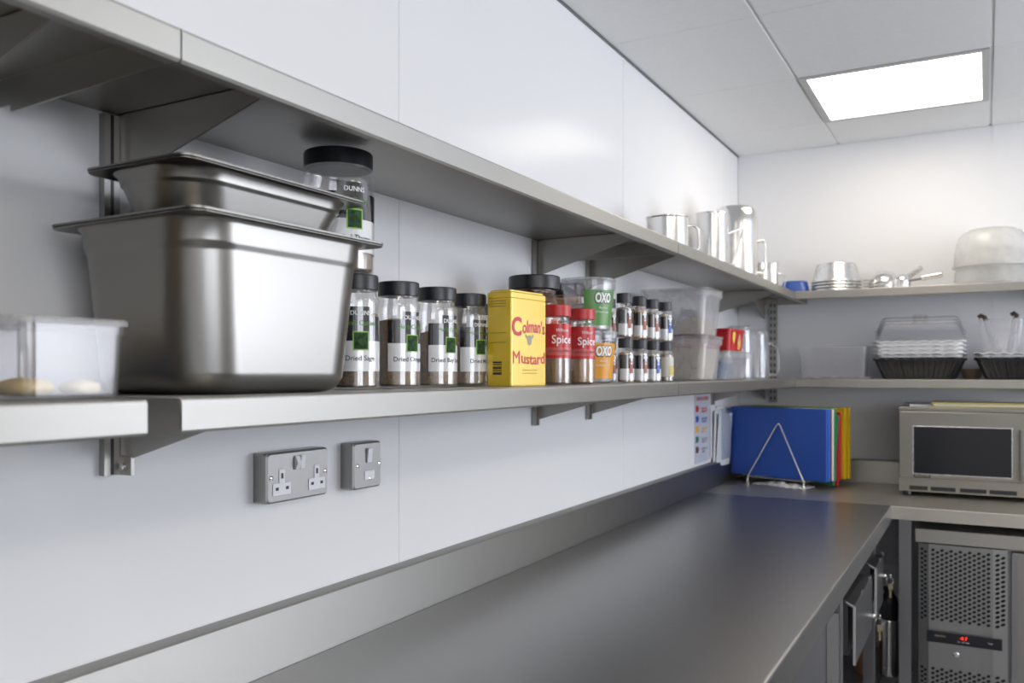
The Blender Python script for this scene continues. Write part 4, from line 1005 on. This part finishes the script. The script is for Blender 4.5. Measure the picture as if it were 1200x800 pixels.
t = thing('hanging_paper', 'white sheets in a clear wallet hanging beside the chopping boards', 'papers', (.0, 3.70, 1.12))
for k in range(3):
    obj('sheet', boxb(.004 + .012 * k, .0052 + .012 * k, -.085 + .02 * k, .075 + .03 * k, -.10 - .02 * k, .115 - .012 * k), PAPER, t, rot=(0, .03 * k, -.03 * k))
obj('wallet', boxb(.040, .0408, -.04, .12, -.11, .11), CLEARP, t)
obj('hook', tube(B(), [(.001, 0, .112), (.02, 0, .125), (.045, 0, .118)], .002, 6), CHROME, t)
obj('pin', lathe(B(), [(.005, 0), (.005, .004)], 10), CHROME, t, loc=(.0, 0, .118), rot=(0, PI / 2, 0))

# ------------------------------------------------------------------ microwave
MX0, MX1, MY, MZ0, MZ1 = .734, 1.270, 3.73, ZW + .018, ZW + .352
MWS = pbr('microwave_steel', (.31, .295, .265), .36, 1, (9, 700, 700), .03)
t = thing('microwave', 'stainless steel commercial microwave with black glass door on the far worktop', 'microwave', (0, 0, 0))
obj('body', boxb(MX0, MX1, MY + .012, 4.065, MZ0, MZ1 - .001), MWS, t, bevel=.003)
obj('top_edge', boxb(MX0, MX1, MY - .004, MY + .0118, MZ1 - .016, MZ1), MWS, t, bevel=.002)
dr = obj('door', boxb(MX0 + .002, 1.185, MY - .006, MY + .0115, MZ0 + .055, MZ1 - .018), MWS, t, bevel=.003)
obj('window_trim', boxb(.784, 1.126, MY - .0085, MY - .0062, MZ0 + .069, MZ0 + .260), ALU, dr, bevel=.001)
obj('window_glass', boxb(.788, 1.123, MY - .0095, MY - .0087, MZ0 + .073, MZ0 + .257), pbr('black_glass', (.008, .009, .012), .12), dr)
obj('handle', loft(B(), [(0, .012, .010, .004), (.19, .012, .010, .004)], 3), MWS, dr, loc=(1.160, MY - .024, MZ0 + .065), bevel=.002)
bm = B(); box(bm, 1.152, 1.168, MY - .016, MY - .006, MZ0 + .075, MZ0 + .09); box(bm, 1.152, 1.168, MY - .016, MY - .006, MZ0 + .23, MZ0 + .245); obj('handle_mount', bm, MWS, dr)
bd = obj('badge', boxb(.788, .848, MY - .0075, MY - .0062, MZ0 + .0562, MZ0 + .0665 + .004), pbr('badge_black', (.03, .028, .025), .4), t)
text('MENUMASTER', .0065, pbr('badge_gold', (.6, .52, .3), .4), facey(.818, MY - .008, MZ0 + .0636), 'lettering', bd, width=.052)
bm = B(); box(bm, MX0 + .001, MX1 - .001, MY, MY + .0115, MZ0, MZ0 + .054); obj('lower_panel', bm, MWS, t)
bm = B()
for a, b in ((.772, .838), (.848, .935), (.950, 1.040), (1.050, 1.140)): box(bm, a, b, MY - .0006, MY, MZ0 + .006, MZ0 + .022)
obj('vent_slot', bm, BLACKP, t)
cp = obj('control_panel', boxb(1.188, MX1 - .002, MY - .006, MY + .0115, MZ0 + .055, MZ1 - .018), pbr('control_black', (.03, .03, .035), .3), t, bevel=.002)
bm = B()
for i in range(3):
    for j in range(5): box(bm, 1.2 + i * .021, 1.216 + i * .021, MY - .0075, MY - .006, MZ0 + .075 + j * .03, MZ0 + .095 + j * .03)
obj('keypad', bm, pbr('key_grey', (.3, .3, .3), .5), cp)
for x in (MX0 + .03, MX1 - .03):
    for y in (MY + .03, 4.02): obj('foot', lathe(B(), [(.014, 0), (.016, .003), (.014, .018)], 14), BLACKP, t, loc=(x, y, ZW))
bm = B(); box(bm, -.165, .165, -.11, .11, 0, .004); box(bm, -.165, .165, -.11, .11, .012, .016); box(bm, -.165, .165, .106, .11, .004, .012)
t = thing('ring_binder', 'flat yellow folder of papers lying on the microwave', 'folder', (1.012, 3.865, MZ1 + .0005), .03)
obj('cover', bm, pbr('folder_yellow', (.50, .42, .12), .5), t)
obj('paper_stack', boxb(-.158, .158, -.104, .104, .0042, .0118), PAPER, t)
t = thing('notepad', 'white notepad with dark clip on the left of the microwave top', 'notepad', (.80, 3.86, MZ1 + .0005), .2)
obj('pages', boxb(-.045, .045, -.07, .07, 0, .008), PAPER, t); obj('cover', boxb(-.046, .03, -.072, .072, .0082, .0105), pbr('dark_grey_cover', (.10, .10, .11), .4), t)

# ------------------------------------------------------------------ light, world, camera
def area(name, loc, rot, sx, sy, e, col):
    l = bpy.data.lights.new(name, 'AREA'); l.shape = 'RECTANGLE'; l.size = sx; l.size_y = sy; l.energy = e; l.color = col
    o = bpy.data.objects.new(name, l); COL.objects.link(o); o.location = loc; o.rotation_euler = rot; return o
area('added_window_light', (XR + .10, (WY0 + WY1) / 2, (WZ0 + WZ1) / 2), (0, PI / 2, 0), WZ1 - WZ0 - .02, WY1 - WY0 - .02, 28, (.90, .925, 1.0))  # these area lamps supply daylight for the added windows
area('added_window_light', (XR + .10, (UY0 + UY1) / 2, (UZ0 + UZ1) / 2), (0, PI / 2, 0), UZ1 - UZ0 - .02, UY1 - UY0 - .02, 17, (.93, .945, 1.0))
area('added_window_light', ((VX0 + VX1) / 2, YF + .09, (WZ0 + WZ1) / 2), (-PI / 2, 0, 0), VX1 - VX0 - .02, WZ1 - WZ0 - .02, 6.5, (.90, .925, 1.0))
w = bpy.data.worlds.new('World'); SC.world = w; w.use_nodes = True
w.node_tree.nodes['Background'].inputs[0].default_value = (.75, .86, 1, 1); w.node_tree.nodes['Background'].inputs[1].default_value = 1.0

cd = bpy.data.cameras.new('Camera'); co = bpy.data.objects.new('Camera', cd); COL.objects.link(co)
co.location = CAM; co.rotation_euler = (PI / 2, 0, math.radians(29.0))
cd.sensor_width = 36; cd.lens = 30.0; cd.shift_y = .0308; cd.clip_start = .02
cd.dof.use_dof = True; cd.dof.focus_distance = 1.55; cd.dof.aperture_fstop = 5.0
SC.camera = co
SC.view_settings.view_transform = 'Standard'; SC.view_settings.look = 'None'; SC.view_settings.exposure = 0.92; SC.view_settings.gamma = 1.0
SC.view_settings.use_curve_mapping = False
SC.cycles.use_denoising = True
SC.cycles.max_bounces = 12; SC.cycles.transparent_max_bounces = 24; SC.cycles.diffuse_bounces = 5; SC.cycles.glossy_bounces = 6
SC.cycles.caustics_reflective = False; SC.cycles.caustics_refractive = False
SC.cycles.sample_clamp_indirect = 6
